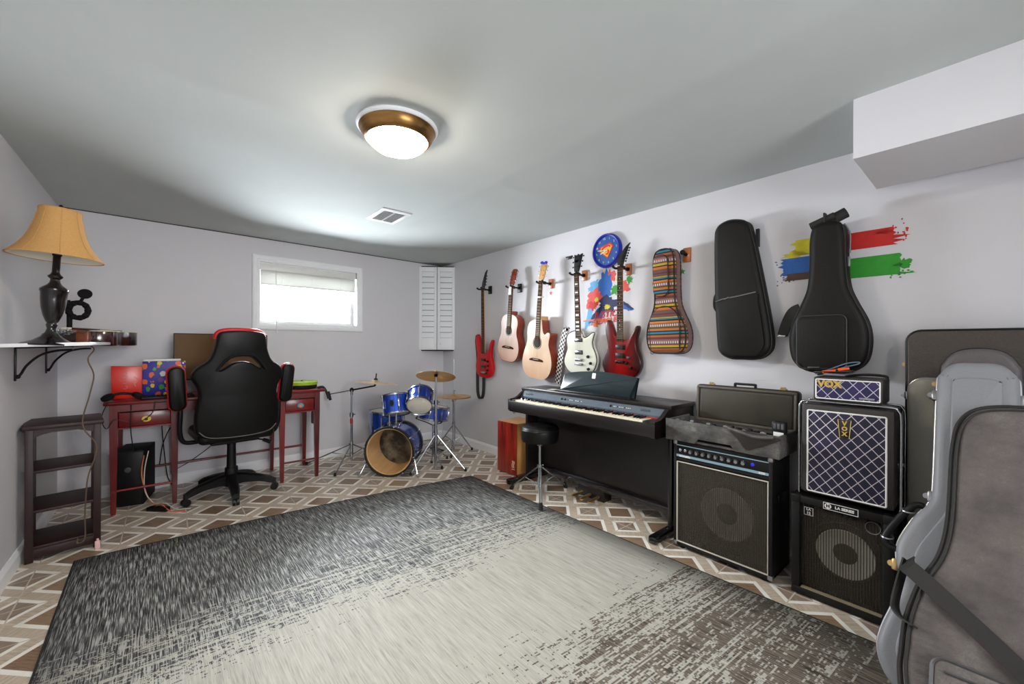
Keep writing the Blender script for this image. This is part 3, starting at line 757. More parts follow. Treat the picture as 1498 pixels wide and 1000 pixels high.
splat(d2, 'brush_stroke', [stroke(.05, .25, -.105, .0, 5), blob(.26, -.055, .03, .02, .5, seed=34)]+specks(.26, -.1, .03, .02, 12, 9), PC['green'])
for y, z, c, lb in ((-1.971, 1.705, 'coral', 'small red star sticker on the wall below a wooden hanger'), (-3.262, 1.735, 'green', 'small green star sticker on the wall beside the striped bag')):
    b = MB(); b.prism([(.024*(1 if k % 2 == 0 else .42)*math.sin(PI*k/5), .024*(1 if k % 2 == 0 else .42)*math.cos(PI*k/5)) for k in range(10)], -.0012, -.0003)
    o = b.build('star_sticker', PC[c]); o.location = (0, y, z); o.rotation_euler = (0, 0, WR); tag(o, lb, 'sticker')

# ------------------------------------------------------------------ bags on the wall
def striped():
    t = NT('woven_stripes'); s = t.sep(t.coord('Object'))
    z = t.math('FRACT', t.math('MULTIPLY', s[2], 3.55))
    cs = [(120, 84, 78), (206, 120, 52), (40, 42, 60), (210, 176, 46), (112, 76, 84), (150, 110, 112), (108, 70, 66), (186, 106, 56), (26, 24, 24), (58, 136, 156), (30, 40, 92), (202, 124, 56), (86, 84, 40), (124, 88, 82), (216, 132, 60), (22, 24, 26), (52, 128, 150), (196, 160, 52), (118, 80, 76), (96, 60, 60)]
    pos = [0, .08, .14, .17, .22, .31, .36, .42, .47, .5, .545, .575, .63, .66, .76, .81, .84, .88, .91, .97]
    c = t.ramp(z, [(p, lin(q)) for p, q in zip(pos, cs)], 'CONSTANT')
    # white key pattern in two of the bands
    zz = t.math('ABSOLUTE', t.math('SUBTRACT', z, .29)); zb = t.math('ABSOLUTE', t.math('SUBTRACT', z, .71))
    band = t.math('LESS_THAN', t.math('MINIMUM', zz, zb), .028)
    wv = t.math('ABSOLUTE', t.math('SUBTRACT', t.math('FRACT', t.math('MULTIPLY', s[0], 62.0)), .5))
    key = t.math('MULTIPLY', band, t.math('GREATER_THAN', wv, .2))
    c = t.mix(key, c, lin((226, 206, 196)))
    f = t.noise(t.mp((1, 1, 1)), 320, 3)
    t.base(t.mix(t.math('MULTIPLY', f, .55), c, (.02, .015, .015))); t.b.inputs['Specular IOR Level'].default_value = .2; t.rough(.8); t.bump(f, .3, .003)
    return t.m
STR = striped()
def arch(w, z0, z1, zc, n=10):
    o = [(w, z0)]+[(w*math.cos(PI*k/n), zc+(z1-zc)*math.sin(PI*k/n)) for k in range(n+1)]+[(-w, z0)]
    return o
t = thing('gig_bag', 'small colourful striped woven instrument bag hanging on the wall', 'instrument bag', (-.02, -3.215, 1.158), (.03, -.02, WR))
sh = [(0, 0), (.09, .004), (.135, .04), (.149, .12), (.136, .2), (.102, .28), (.08, .35), (.076, .45), (.079, .64), (.062, .71), (.03, .73), (0, .733)]
po = cat_spline(mirror(sh), 5); SB = mat('striped_side', (104, 40, 34), .8, var=.5, scale=60)
b = MB(); b.prism(po, -.115, 0, .018, bevback=.02, seg=3); b.build('bag_body', STR, t, 50)
b = MB(); b.tube([(p.x*.97, -.112, .36+(p.y-.36)*.985) for p in po], .005, 6, closed=True); b.tube([(p.x*1.005, -.03, p.y) for p in po], .004, 6, closed=True); b.build('piping', M['webbing'], t)
b = MB(); b.ribbon([(p.x+.003 if p.x > 0 else p.x-.003, -.068, p.y) for p in po[6:len(po)//2-4]], .045, .004, side=(0, 1, 0)); b.build('side_band', mat('side_pattern', (120, 90, 84), .8, var=.8, scale=120), t)
a1 = arch(.112, .03, .33, .2, 12); a1 = [(x*(1 if z > .06 else .93), z) for x, z in a1]
b = MB(); b.prism(a1, -.135, -.112, .008, bevback=0); pk = b.build('front_pocket', STR, t)
b = MB(); b.tube([(x, -.128, z) for x, z in a1], .005, 6); b.build('piping', M['webbing'], pk)
a2 = rrect(-.068, .40, .042, .685, .045)
b = MB(); b.prism(a2, -.142, -.112, .01, bevback=0); pk = b.build('top_pocket', STR, t)
b = MB(); b.tube([(x, -.132, z) for x, z in a2], .004, 6, closed=True); b.build('piping', M['webbing'], pk)
for z, x in ((.52, -.082), (.03, -.115)):
    b = MB(); b.torus(.012, .003, 16, 6, M=T(x, -.1, z-.02) @ RX(PI/2)); b.build('zip_pull', M['steel'], t)
b = MB(); b.bx(-.175, -.135, -.045, -.03, .09, .19, .005); b.build('strap_pad', M['webbing'], t)
hg = thing('guitar_hanger', 'wooden block hanger behind the striped instrument bag', 'guitar hanger', (0, -3.300, 1.845), (0, 0, WR), 'guitar hangers on the right wall')
b = MB(); b.bx(-.026, .026, -.019, -.0005, -.05, .05, .004); b.build('backplate', M['hang_wood'], hg)
b = MB(); b.cyl((0, -.018, 0), (-.012, -.05, .012), .011, n=12); b.sphere((-.012, -.05, .015), .018, 12); b.build('arm', M['black_metal'], hg)

def softbag(name, label, loc, rot, outline, th, m, bev=.03):
    t = thing(name, label, 'gig bag', loc, rot)
    p = cat_spline(outline, 5)
    b = MB(); b.prism(p, -th, 0, bev, bevback=.02, seg=4); b.build('bag_body', m, t, 60)
    b = MB(); b.tube([(q.x*1.004, -th+bev*.9, q.y) for q in p], .004, 6, closed=True); b.tube([(q.x*1.004, -.03, q.y) for q in p], .004, 6, closed=True); b.build('piping', M['webbing'], t)
    return t, p
BK = mat('bag_nylon', (11, 7, 4), .6, var=.35, scale=260, bump=.25, spec=.3)
t, p = softbag('gig_bag', 'narrow tapered black bag on the wall between striped and large bags', (-.003, -3.69, 1.135), (.02, 0, WR),
    [(0, 0), (.08, .003), (.135, .04), (.155, .1), (.14, .25), (.09, .55), (.05, .76), (.025, .83), (-.04, .858), (-.1, .857), (-.148, .825), (-.16, .74), (-.158, .4), (-.146, .12), (-.13, .04), (-.07, .003)], .11, BK)
b = MB(); b.prism(cat_spline([(.0, .022), (.08, .025), (.118, .06), (.128, .12), (.1, .33), (.08, .395), (-.13, .36), (-.132, .3), (-.125, .12), (-.11, .05), (-.06, .022)], 4), -.125, -.105, .008, bevback=0); b.build('front_pocket', BK, t)
b = MB(); b.tube([(-.148, -.112, .362), (-.1, -.124, .372), (0, -.126, .385), (.085, -.118, .4)], .0035, 6); b.cyl((-.09, -.126, .37), (-.06, -.128, .38), .004); b.build('zip', M['steel'], t)
b = MB(); b.tube(cat_spline([(-.152, -.04, .42), (-.178, -.045, .4), (-.182, -.045, .33), (-.155, -.04, .29)], 5, False), .009, 8); b.build('handle', M['webbing'], t)
b = MB(); b.bx(.055, .075, -.03, -.012, .68, .79, .003); b.build('strap_end', M['webbing'], t)
t, p = softbag('gig_bag', 'large black guitar gig bag on the wall above the small blue amplifier', (-.003, -4.115, 1.078), (.02, 0, WR),
    mirror([(0, 0), (.09, .008), (.15, .06), (.168, .16), (.156, .26), (.115, .36), (.084, .45), (.074, .58), (.072, .7), (.06, .765), (.03, .79), (0, .793)]), .14, BK)
rr_ = rrect(-.125, .02, .085, .30, .03)
b = MB(); b.prism([(x*(.82 if z < .05 else 1), z) for x, z in rr_], -.163, -.135, .012, bevback=0); pk = b.build('front_pocket', BK, t)
b = MB(); b.tube([(x, -.15, z) for x, z in rr_], .0045, 6, closed=True); b.build('piping', mat('grey_piping', (50, 48, 46), .6), pk)
b = MB(); b.cyl((-.075, -.1, .785), (.03, -.1, .82), .02, n=12); b.cyl((.0, -.08, .80), (.07, -.06, .835), .028, n=12); b.bx(-.015, -.006, -.125, -.085, .775, .84, .002)
b.build('handle', M['webbing'], t)
b = MB(); b.ribbon(cat_spline([(-.135, -.06, .35), (-.17, -.06, .33), (-.2, -.055, .27), (-.222, -.05, .2)], 4, False), .052, .012, side=(.85, 0, -.5)); b.build('strap_pad', M['webbing'], t)
b = MB(); b.bx(-.245, -.205, -.062, -.042, .19, .2, .002); b.build('strap_trim', M['steel'], t)
b = MB(); b.tube(cat_spline([(.06, -.05, .78), (.085, -.06, .72), (.086, -.07, .62)], 5, False), .004, 6); b.bx(.078, .09, -.09, -.075, .55, .6, .001); b.build('zip_pull', M['steel'], t)
# ------------------------------------------------------------------ wall shelf and what stands on it
SZ = 1.212      # top of the shelf
t = thing('wall_shelf', 'white shelf board on two black brackets on the left wall', 'shelf', (XL, -1.05, SZ), (0, 0, PI/2))
TL = RX(-.035)                                # sags a little away from the wall; local x along wall, local -y into the room
b = MB(); b.bx(-.62, .60, -.325, -.001, -.018, 0, .002, M=TL); b.build('board', M['white_paint'], t)
for x in (-.235, .5):
    b = MB(); b.bx(x-.012, x+.012, -.007, -.0005, -.2, -.02, .001); b.bx(x-.012, x+.012, -.22, -.002, -.026, -.019, .001, M=TL)
    b.tube(cat_spline([(x, -.006, -.185), (x, -.022, -.165), (x, -.045, -.115), (x, -.095, -.06), (x, -.16, -.037), (x, -.215, -.034)], 5, False), .006, 8); b.sphere((x, -.012, -.178), .011)
    b.build('bracket', M['black_metal'], t)
SHADE = NT('lamp_shade_fabric'); f = SHADE.noise(SHADE.mp((1, 1, 1)), 160, 3)
cloth = SHADE.mix(f, lin((196, 146, 84)), lin((220, 172, 106))); SHADE.base(cloth); SHADE.rough(.8)
LNG = mat('shade_lining', (240, 232, 218), .8, var=.03)
t = thing('table_lamp', 'tall dark turned wood table lamp with tan bell shade on the wall shelf', 'lamp', (-3.228, -1.585, 1.2065), (0, .05, 0))
b = MB(); b.lathe([(0, 0), (.104, 0), (.105, .006), (.094, .012), (.066, .022), (.038, .042), (.021, .066), (.016, .085), (.019, .094), (.021, .104), (.018, .112), (.024, .122), (.034, .15), (.043, .19), (.047, .23), (.049, .268), (.052, .274), (.052, .284), (.045, .292), (.028, .306), (.02, .318), (.017, .335), (.027, .346), (.028, .352), (.018, .362), (.0145, .372), (.0145, .458), (.012, .462), (0, .462)], 32)
b.build('turned_base', M['lampwood'], t)
b = MB(); b.lathe([(.016, .455), (.018, .46), (.018, .50), (.012, .51), (.008, .515), (0, .515)], 16); b.build('socket', M['black_metal'], t)
b = MB()
for a in (.4, .4+PI): b.sphere((.026*math.cos(a), .026*math.sin(a), .482), .010, 10, (1, 1, 1.6))
b.build('bulb_glass', mat('bulb_glass', (200, 190, 170), .15, spec=.6), t)
pr = [(.172, .445), (.158, .462), (.136, .49), (.118, .52), (.104, .555), (.092, .595), (.083, .635), (.077, .668), (.076, .69)]
b = MB(); b.lathe(pr, 48, cap=False); b.mi = 1; b.lathe([(r-.003, z) for r, z in pr], 48, cap=False)
b.mi = 0
for rr, z in ((.1715, .446), (.0755, .69)): b.torus(rr, .0035, 48, 6, M=T(0, 0, z))
for k in range(8):
    a = 2*PI*k/8+.2; b.tube([((r+.0012)*math.cos(a), (r+.0012)*math.sin(a), z) for r, z in pr], .0016, 5)
b.build('lamp_shade', [SHADE.m, LNG], t, flip=False)
b = MB()
for k in range(3):
    a = 2*PI*k/3; b.tube([(0, 0, .688), (.074*math.cos(a), .074*math.sin(a), .688)], .002, 6)
b.torus(.03, .002, 24, 6, M=T(0, 0, .6) @ RX(PI/2)); b.cyl((0, 0, .51), (0, 0, .7), .003); b.sphere((0, 0, .708), .009, 10, (1, 1, 1.5)); b.build('finial_harp', M['black_metal'], t)
b = MB(); b.tube(cat_spline([(.07, .02, .007), (.11, .1, .008), (.118, .2, .004), (.1345, .24, -.02), (.113, .24, -.078), (.141, .24, -.166), (.13, .24, -.281), (.111, .24, -.446), (.17, .22, -.55), (.1765, .2, -.616), (.103+.05, .19, -.734), (.15, .2, -.868), (.15, .22, -.968), (.155, .23, -1.09), (.13, .2, -1.10), (.128, .22, -1.08)], 6, False), .0034, 6)
b.build('power_cord', M['brown_cord'], t)

g = guitar('acoustic_guitar', 'dark sided acoustic guitar lying flat on the wall shelf behind the lamp', 'guitar', (-3.10, -.215, 1.197), (-PI/2, 0, PI-.2), mirror(cl_half), .1,
       top_mat('shelf_guitar_top', (214, 168, 110), (226, 184, 128), (230, 196, 150)), wood('dark_side', (30, 9, 8), (66, 20, 16), .15, 'x', 8, .8), .72, .87, .48, .33, 'acoustic', nfret=16, neck_m='mahog_neck',
       headpts=[(-.024, 0), (.024, 0), (.032, .03), (.034, .14), (0, .15), (-.034, .14), (-.032, .03)], head_m=M['black_gloss'], hole=(.31, .045), bridge=.15, binding=M['ivory'], scale=1.06)
t = thing('ornament', 'black curled ornament with a round disc on top beside the lamp', 'ornament', (-3.262, -.62, 1.3065))
b = MB(); b.tube(cat_spline([(-.02, 0, 0), (-.02, 0, .08), (-.022, 0, .15), (-.03, 0, .2)], 4, False), .014, 10); b.build('stem', M['black_matte'], t)
b = MB(); b.tube([(.022+.046*math.cos(2*PI*k/28), 0, .135+.052*math.sin(2*PI*k/28)) for k in range(28)], .017, 10, closed=True)
for k in range(9): b.sphere((.022+.046*math.cos(2*PI*k/9), -.004, .135+.052*math.sin(2*PI*k/9)), .0195, 10)
b.build('curl', M['black_matte'], t)
b = MB(); b.cyl((.03, 0, .19), (.045, -.004, .225), .009); b.lathe([(.012, 0), (.036, .004), (.037, .012), (.03, .02), (0, .022)], 24, M=T(.055, -.012, .245) @ RX(1.15) @ RZ(.3)); b.build('disc', M['black_matte'], t)

# ------------------------------------------------------------------ small shelf unit by the left wall
t = thing('shelf_unit', 'small dark brown open shelf stand with three shelves beside the left wall', 'shelf', (-3.222, -1.235, 0), (0, 0, .13))
W2, DP = .148, .33
for x in (-W2+.016, W2-.016):
    for y in (.016, DP-.016):
        b = MB(); b.bx(x-.016, x+.016, y-.016, y+.016, 0, .735, .002); b.build('leg', M['espresso'], t)
b = MB(); b.bx(-W2-.012, W2+.012, -.012, DP+.012, .735, .757, .004); b.build('top', M['espresso'], t)
b = MB()
for y in (.005, DP-.02):
    b.prism([(-W2+.03, .736), (-W2+.03, .69), (-W2+.07, .705), (-.05, .712), (.05, .712), (W2-.07, .705), (W2-.03, .69), (W2-.03, .736)], y, y+.015)
b.bx(-W2+.006, -W2+.02, .03, DP-.03, .7, .736); b.bx(W2-.02, W2-.006, .03, DP-.03, .7, .736); b.build('apron', M['espresso'], t)
for z in (.505, .285, .085):
    b = MB(); b.bx(-W2+.004, W2-.004, .006, DP-.006, z-.016, z, .002); b.build('shelf', M['espresso'], t)
b = MB(); b.bx(-W2+.03, W2-.03, .004, .02, .022, .07, .002); b.build('bottom_rail', M['espresso'], t)
o = MB(); o.bx(-.012, .012, -.006, .01, 0, .05, .005); o.cyl((0, 0, .05), (0, 0, .062), .006)
o = o.build('power_plug', mat('pink_plastic', (226, 184, 180), .4)); o.location = (-3.085, -1.262, 0); o.rotation_euler = (0, 0, .13); tag(o, 'pale pink plug standing by the foot of the dark shelf stand', 'plug')

# ------------------------------------------------------------------ desk
t = thing('desk', 'reddish cherry wood desk with two drawers and tapered legs', 'desk', (0, 0, 0))
DZ = .80; X0, X1, Y0, Y1 = -3.115, -1.655, -.69, -.165
b = MB(); b.bx(X0, X1, Y0, Y1, DZ-.024, DZ, .006); b.build('top', M['cherry'], t)
def taper_leg(x, y):
    b = MB(); R = []
    for z, w in ((DZ-.024, .022), (.60, .022), (.02, .0145), (0, .012)): R.append([Vector((x+a*w, y+c*w, z)) for a, c in ((-1, -1), (1, -1), (1, 1), (-1, 1))])
    b.rings(R); b.build('leg', M['cherry_upright'], t)
LX = (-3.062, -2.728, -2.005, -1.722)
for x in LX:
    for y in (-.655, -.2): taper_leg(x, y)
b = MB(); b.bx(-3.06, -2.73, -.66, -.2, .60, .612); b.bx(-2.005, -1.72, -.66, -.2, .60, .612)
for x in LX: b.bx(x-.01, x+.01, -.635, -.22, .605, DZ-.02)
b.bx(-3.06, -2.73, -.21, -.195, .605, DZ-.02); b.bx(-2.005, -1.72, -.21, -.195, .605, DZ-.02); b.bx(-2.73, -2.0, -.21, -.195, .70, DZ-.02)
b.bx(-3.05, -2.74, -.668, -.65, .727, DZ-.022); b.bx(-2.0, -1.73, -.668, -.65, .727, DZ-.022); b.bx(-2.73, -2.0, -.665, -.65, .70, DZ-.022); b.build('carcass', M['cherry'], t)
for x0, x1, c1, c2 in ((-3.036, -2.752, (226, 190, 40), (24, 22, 20)), (-1.98, -1.748, (84, 148, 160), (226, 120, 50))):
    b = MB(); b.bx(x0, x1, -.672, -.64, .616, .72, .005); dr = b.build('drawer', M['cherry'], t)
    b = MB(); xm = x0+.52*(x1-x0); z = .664
    b.prism(ell(xm, z, .026, .021, 28), -.6742, -.6715); b.mi = 1; b.prism(blob(xm, z, .010, .013, .35, 12, seed=4), -.675, -.674); b.build('sticker', [mat('sticker_a', c1, .5), mat('sticker_b', c2, .5)], dr)
b = MB(); b.cyl((-3.062, -.655, .165), (-2.728, -.655, .165), .0085, n=10); b.build('stretcher', M['cherry'], t)
b = MB(); b.cyl((-2.005, -.655, .165), (-1.722, -.655, .165), .0085, n=10); b.build('stretcher', M['cherry'], t)
b = MB(); b.cyl((-3.06, -.2, .2), (-1.722, -.2, .2), .010, n=10); b.build('stretcher', M['cherry'], t)
b = MB(); b.bx(-1.668, -1.65, -.3, -.24, .42, .70, .004); b.build('hanging_slat', M['cherry_upright'], t)
# things on the desk
m_ = thing('monitor', 'wide black computer monitor with brown reflection painted on its dark screen behind the chair', 'monitor', (-2.40, -.33, DZ), (0, 0, .03))
scr = NT('screen'); scr.base(lin((110, 84, 56))); scr.rough(.5); scr.b.inputs['Specular IOR Level'].default_value = .12  # brown reflection on the dark screen is put into the base colour
b = MB(); b.bx(-.335, .335, -.012, .014, .11, .50, .004); b.build('bezel', M['black_plastic'], m_)
b = MB(); b.bx(-.33, .33, -.0135, -.0115, .12, .494); b.build('screen', scr.m, m_)
b = MB(); b.bx(-.035, .035, .005, .03, .008, .2, .004); b.build('neck', M['black_plastic'], m_)
b = MB(); b.prism(rrect(-.12, -.08, .12, .08, .03), 0, .01, M=T(0, .02, .01) @ RX(-PI/2)); b.build('foot', M['black_plastic'], m_)
rb = NT('red_card'); f = rb.noise(rb.mp((1, 1, 1)), 4, 2); rb.base(rb.mix(f, lin((200, 16, 8)), lin((240, 50, 24)))); rb.rough(.25)
o = MB(); o.prism([(-.083, .002), (.083, 0), (.086, .238), (-.086, .246)], -.035, .035, .003); box = o.build('red_box', rb.m); box.location = (-3.005, -.455, DZ); box.rotation_euler = (0, 0, .04)
tag(box, 'glossy bright red box with pale scribbles standing on the desk', 'box')
SCB = mat('scribble', (240, 180, 160), .5)
o = MB()
for x, zz in ((-.01, (.05, .09, .13, .17, .2)),):
    for k, z in enumerate(zz):
        if k: o.build('scribble', SCB, box); o = MB()
        pts = [(x-.012, -.0362, z-.012), (x+.006, -.0362, z-.014), (x+.012, -.0362, z), (x, -.0362, z+.01)]
        o.tube(cat_spline(pts[:3+(k % 2)], 4, False), .0016, 5)
o.build('scribble', SCB, box)
o = MB(); o.tube(cat_spline([(.04, -.0362, .16), (.055, -.0362, .15), (.052, -.0362, .12), (.04, -.0362, .11), (.05, -.0362, .09)], 4, False), .002, 5); o.build('scribble', SCB, box)
dn = NT('dinosaur_print'); vo = dn.n('ShaderNodeTexVoronoi'); vo.inputs['Scale'].default_value = 25; dn.l(dn.mp((1, 1, .8)), vo.inputs['Vector']); vo.inputs['Randomness'].default_value = .85
hs = dn.sep(vo.outputs['Color']); pal = dn.ramp(hs[0], [(0, lin((232, 100, 40))), (.2, lin((220, 196, 40))), (.4, lin((110, 50, 150))), (.55, lin((60, 160, 60))), (.7, lin((40, 120, 190))), (.85, lin((230, 226, 220)))], 'CONSTANT')
dist = dn.math('ADD', vo.outputs['Distance'], dn.math('MULTIPLY_ADD', dn.noise(dn.mp((1, 1, 1)), 38, 2), .5, -.25))
dn.base(dn.mix(dn.math('LESS_THAN', dist, .43), lin((40, 36, 150)), pal)); dn.rough(.4)
o = MB(); o.bx(-.13, .13, -.03, .03, 0, .275, .002); box = o.build('patterned_box', dn.m); box.location = (-2.79, -.42, DZ); box.rotation_euler = (0, 0, .03)
tag(box, 'blue box with colourful animal print on the desk beside the red one', 'box')
o = MB(); o.bx(-.125, .10, -.012, .012, .276, .292, .001); o.build('paper_edge', M['white_plastic'], box)
h = thing('headphones', 'black headphones lying on the left end of the desk', 'headphones', (-3.02, -.585, DZ), (0, 0, .2))
b = MB(); b.tube([(.075*math.cos(PI*k/14), .03*math.sin(PI*k/14)-.01, .02+.03*math.sin(PI*k/14)) for k in range(15)], .009, 8); b.build('headband', M['black_plastic'], h)
for sx in (-1, 1):
    b = MB(); b.lathe([(0, 0), (.034, 0), (.038, .008), (.036, .024), (.025, .03), (0, .03)], 20, M=T(sx*.075, -.012, .018) @ RY(sx*.5) @ RX(.25)); b.build('ear_cup', M['black_matte'], h)
k_ = thing('keyboard', 'black computer keyboard near the front edge of the desk', 'keyboard', (-2.77, -.575, DZ), (0, 0, .05))
b = MB(); b.bx(-.15, .16, -.055, .055, 0, .016, .004); b.build('base', M['black_plastic'], k_)
for r_ in range(4):
    for c_ in range(12):
        b = MB(); b.bx(-.14+c_*.0245, -.119+c_*.0245, -.047+r_*.024, -.027+r_*.024, .0155, .022, .002); b.build('key', M['black_matte'], k_)
p_ = thing('practice_pad', 'lime green round practice pad on a black base at the right of the desk', 'drum pad', (-1.80, -.45, DZ))
b = MB(); b.lathe([(0, 0), (.125, 0), (.132, .008), (.128, .03), (0, .03)], 40); b.build('base', M['black_matte'], p_)
b = MB(); b.lathe([(.128, .03), (.136, .032), (.137, .058), (.13, .063), (0, .063)], 40); b.build('pad', mat('lime', (156, 196, 34), .4), p_)
b = MB(); b.cyl((0, 0, .063), (0, 0, .07), .008); b.build('knob', M['black_plastic'], p_)
o = MB(); o.tube(cat_spline([(-1.70, -.60, DZ+.006), (-1.664, -.618, DZ+.014), (-1.640, -.622, DZ-.01), (-1.622, -.63, DZ-.06), (-1.612, -.634, DZ-.1)], 5, False), [.008]*8+[.012]*13 if False else .011, 8)
o = o.build('strap', M['webbing']); tag(o, 'short black strap hanging over the right end of the desk', 'strap')

# ------------------------------------------------------------------ computer tower, cables
pc = thing('computer_tower', 'black computer tower standing on the floor under the left of the desk', 'computer', (-2.955, -.31, 0), (0, 0, -.2))
b = MB(); b.bx(-.09, .09, -.2, .1, .0, .41, .004); b.build('case', M['black_matte'], pc)
b = MB(); b.bx(-.085, .085, -.206, -.199, .012, .40, .002); fp = b.build('front_panel', M['black_plastic'], pc)
b = MB(); b.lathe([(.020, 0), (.016, .004), (0, .005)], 20, M=T(0, -.206, .27) @ RX(PI/2)); b.build('power_button', M['steel'], fp)
def cable(name, pts, r, m, label, cat='cable', n=6, group=None):
    b = MB(); b.tube(cat_spline(pts, 6, False), r, n); o = b.build(name, m); tag(o, label, cat, group); return o
OC = mat('orange_cable', (206, 112, 70), .5); WC = mat('white_cable', (206, 196, 184), .5)
cable('cable', [(-2.905, -.545, .37), (-2.915, -.60, .29), (-2.91, -.62, .2), (-2.875, -.63, .06), (-2.835, -.70, .03), (-2.80, -.775, .042), (-2.745, -.865, .006), (-2.67, -.9, .005)], .004, OC, 'orange cable hanging in front of the computer tower onto the floor')
cable('cable', [(-2.88, -.54, .40), (-2.9, -.60, .27), (-2.895, -.63, .12), (-2.84, -.67, .03), (-2.785, -.745, .043), (-2.72, -.83, .006), (-2.68, -.85, .005), (-2.64, -.87, .005)], .0035, WC, 'pale cable beside the orange cable under the desk')
cable('cable', [(-2.81, -.17, .75), (-2.805, -.18, .5), (-2.79, -.185, .3), (-2.77, -.17, .1), (-2.74, -.165, .01)], .004, M['cord'], 'black cable hanging straight down behind the left desk legs', group=None)
cable('cable', [(-2.69, -.16, .55), (-2.75, -.15, .5), (-2.80, -.14, .36), (-2.82, -.15, .2)], .004, M['cord'], 'black cable looping up from the computer tower to the right')
cable('cable', [(-2.97, -.696, .775), (-2.972, -.70, .62), (-2.968, -.62, .5), (-2.96, -.56, .42), (-2.95, -.53, .415)], .0035, M['cord'], 'thin black cable over the desk front down to the computer tower')
cable('cable', [(-3.09, -.694, .80), (-3.12, -.70, .70), (-3.095, -.70, .62), (-3.05, -.695, .68), (-2.95, -.695, .64), (-2.86, -.695, .70), (-2.84, -.694, .79)], .003, M['cord'], 'thin black cable sagging across the left desk drawer')
ps = thing('power_strip', 'short black power strip lying on the tiles in front of the computer tower', 'power strip', (-2.82, -.765, 0), (0, 0, -.75))
b = MB(); b.bx(-.075, .075, -.02, .02, 0, .03, .005); b.build('housing', M['black_plastic'], ps)
for k in range(3):
    b = MB(); b.bx(-.055+k*.045, -.03+k*.045, -.012, .012, .03, .033, .001); b.build('outlet', M['black_matte'], ps)
cable('cable', [(-2.60, -.17, .43), (-2.45, -.16, .34), (-2.60, -.15, .2), (-2.75, -.155, .12)], .003, M['cord'], 'thin dark cable drooping behind the back stretcher of the desk')

# ------------------------------------------------------------------ gaming chair, seen from behind
ch = thing('gaming_chair', 'black and red gaming chair on castors with its back to the room', 'chair', (-2.375, -.70, 0), (0, 0, .10))
def plate(name, outer, hole, y0, y1, m, par, disp, bev=.012):
    bm = bmesh.new(); E = []
    for lp in ([outer, hole] if hole else [outer]):
        vs = [bm.verts.new((p[0], 0, p[1])) for p in lp]
        E += [bm.edges.new((vs[i], vs[(i+1) % len(vs)])) for i in range(len(vs))]
    r = bmesh.ops.triangle_fill(bm, use_beauty=True, use_dissolve=False, edges=E)
    ex = bmesh.ops.extrude_face_region(bm, geom=bm.faces[:])
    nv = [v for v in ex['geom'] if isinstance(v, bmesh.types.BMVert)]
    for v in bm.verts: v.co.y = y0
    for v in nv: v.co.y = y1
    bmesh.ops.recalc_face_normals(bm, faces=bm.faces)
    rim = [e for e in bm.edges if len(e.link_faces) == 2 and e.calc_face_angle(0) > 1.2]
    bmesh.ops.bevel(bm, geom=rim, offset=bev, segments=3, profile=.5, affect='EDGES')
    for v in bm.verts: v.co = disp(v.co)
    b = MB(); b.bm.free(); b.bm = bm
    for f in bm.faces: f.smooth = True
    return b.build(name, m, par, 50)
def lean(co):
    y = co.y+.55*co.x*co.x-(co.z-.5)*.10
    return Vector((co.x, y-.25, co.z))
half = [(0, .50), (.13, .503), (.215, .52), (.262, .56), (.272, .66), (.262, .76), (.25, .84), (.262, .9), (.29, .955), (.292, 1.0), (.262, 1.045), (.205, 1.09), (.178, 1.15), (.162, 1.22), (.15, 1.285), (.11, 1.306), (0, 1.312)]
outer = cat_spline(mirror(half), 3)
hole = cat_spline([(-.142, 1.018), (-.10, 1.075), (-.062, 1.108), (-.02, 1.118), (.03, 1.118), (.068, 1.108), (.105, 1.072), (.142, 1.018), (.10, 1.042), (.06, 1.07), (.02, 1.082), (-.03, 1.080), (-.068, 1.066), (-.105, 1.036)], 3)
bk = plate('backrest', [(p.x, p.y) for p in outer], [(p.x, p.y) for p in hole], -.035, .05, M['leather'], ch, lean, .018)
b = MB(); b.tube([lean(Vector((p.x*1.0, -.04, p.y))) for p in cat_spline([(-.16, 1.015), (-.115, 1.082), (-.07, 1.123), (-.02, 1.134), (.03, 1.134), (.075, 1.123), (.12, 1.08), (.16, 1.015)], 4, False)], .008, 8); b.build('piping', M['leather'], bk)
b = MB(); b.tube([lean(Vector((p.x, .035, p.y))) for p in cat_spline([(-.155, 1.25), (-.148, 1.29), (-.105, 1.313), (0, 1.319), (.105, 1.313), (.148, 1.29), (.155, 1.25)], 5, False)], .017, 10); b.build('red_trim', M['red_leather'], bk)
b = MB(); b.tube([lean(Vector((p.x, -.036, p.y))) for p in cat_spline([(-.25, .575), (-.2, .53), (-.1, .516), (0, .513), (.1, .516), (.2, .53), (.25, .575)], 4, False)], .0035, 6); b.build('seam', mat('seam_grey', (96, 92, 88), .5), bk)
b = MB(); b.box((0, .0, .515), (.50, .48, .10), .04, seg=4); b.build('seat', M['leather'], ch)
b = MB(); b.box((0, .225, .515), (.46, .06, .085), .03, seg=3); b.build('seat_front', M['red_leather'], ch)
b = MB(); b.bx(-.16, .16, -.16, .16, .44, .468, .008); b.cyl((.1, .0, .44), (.2, -.1, .425), .006); b.cyl((.2, -.1, .425), (.25, -.13, .40), .014, .016); b.build('mechanism', M['black_metal'], ch)
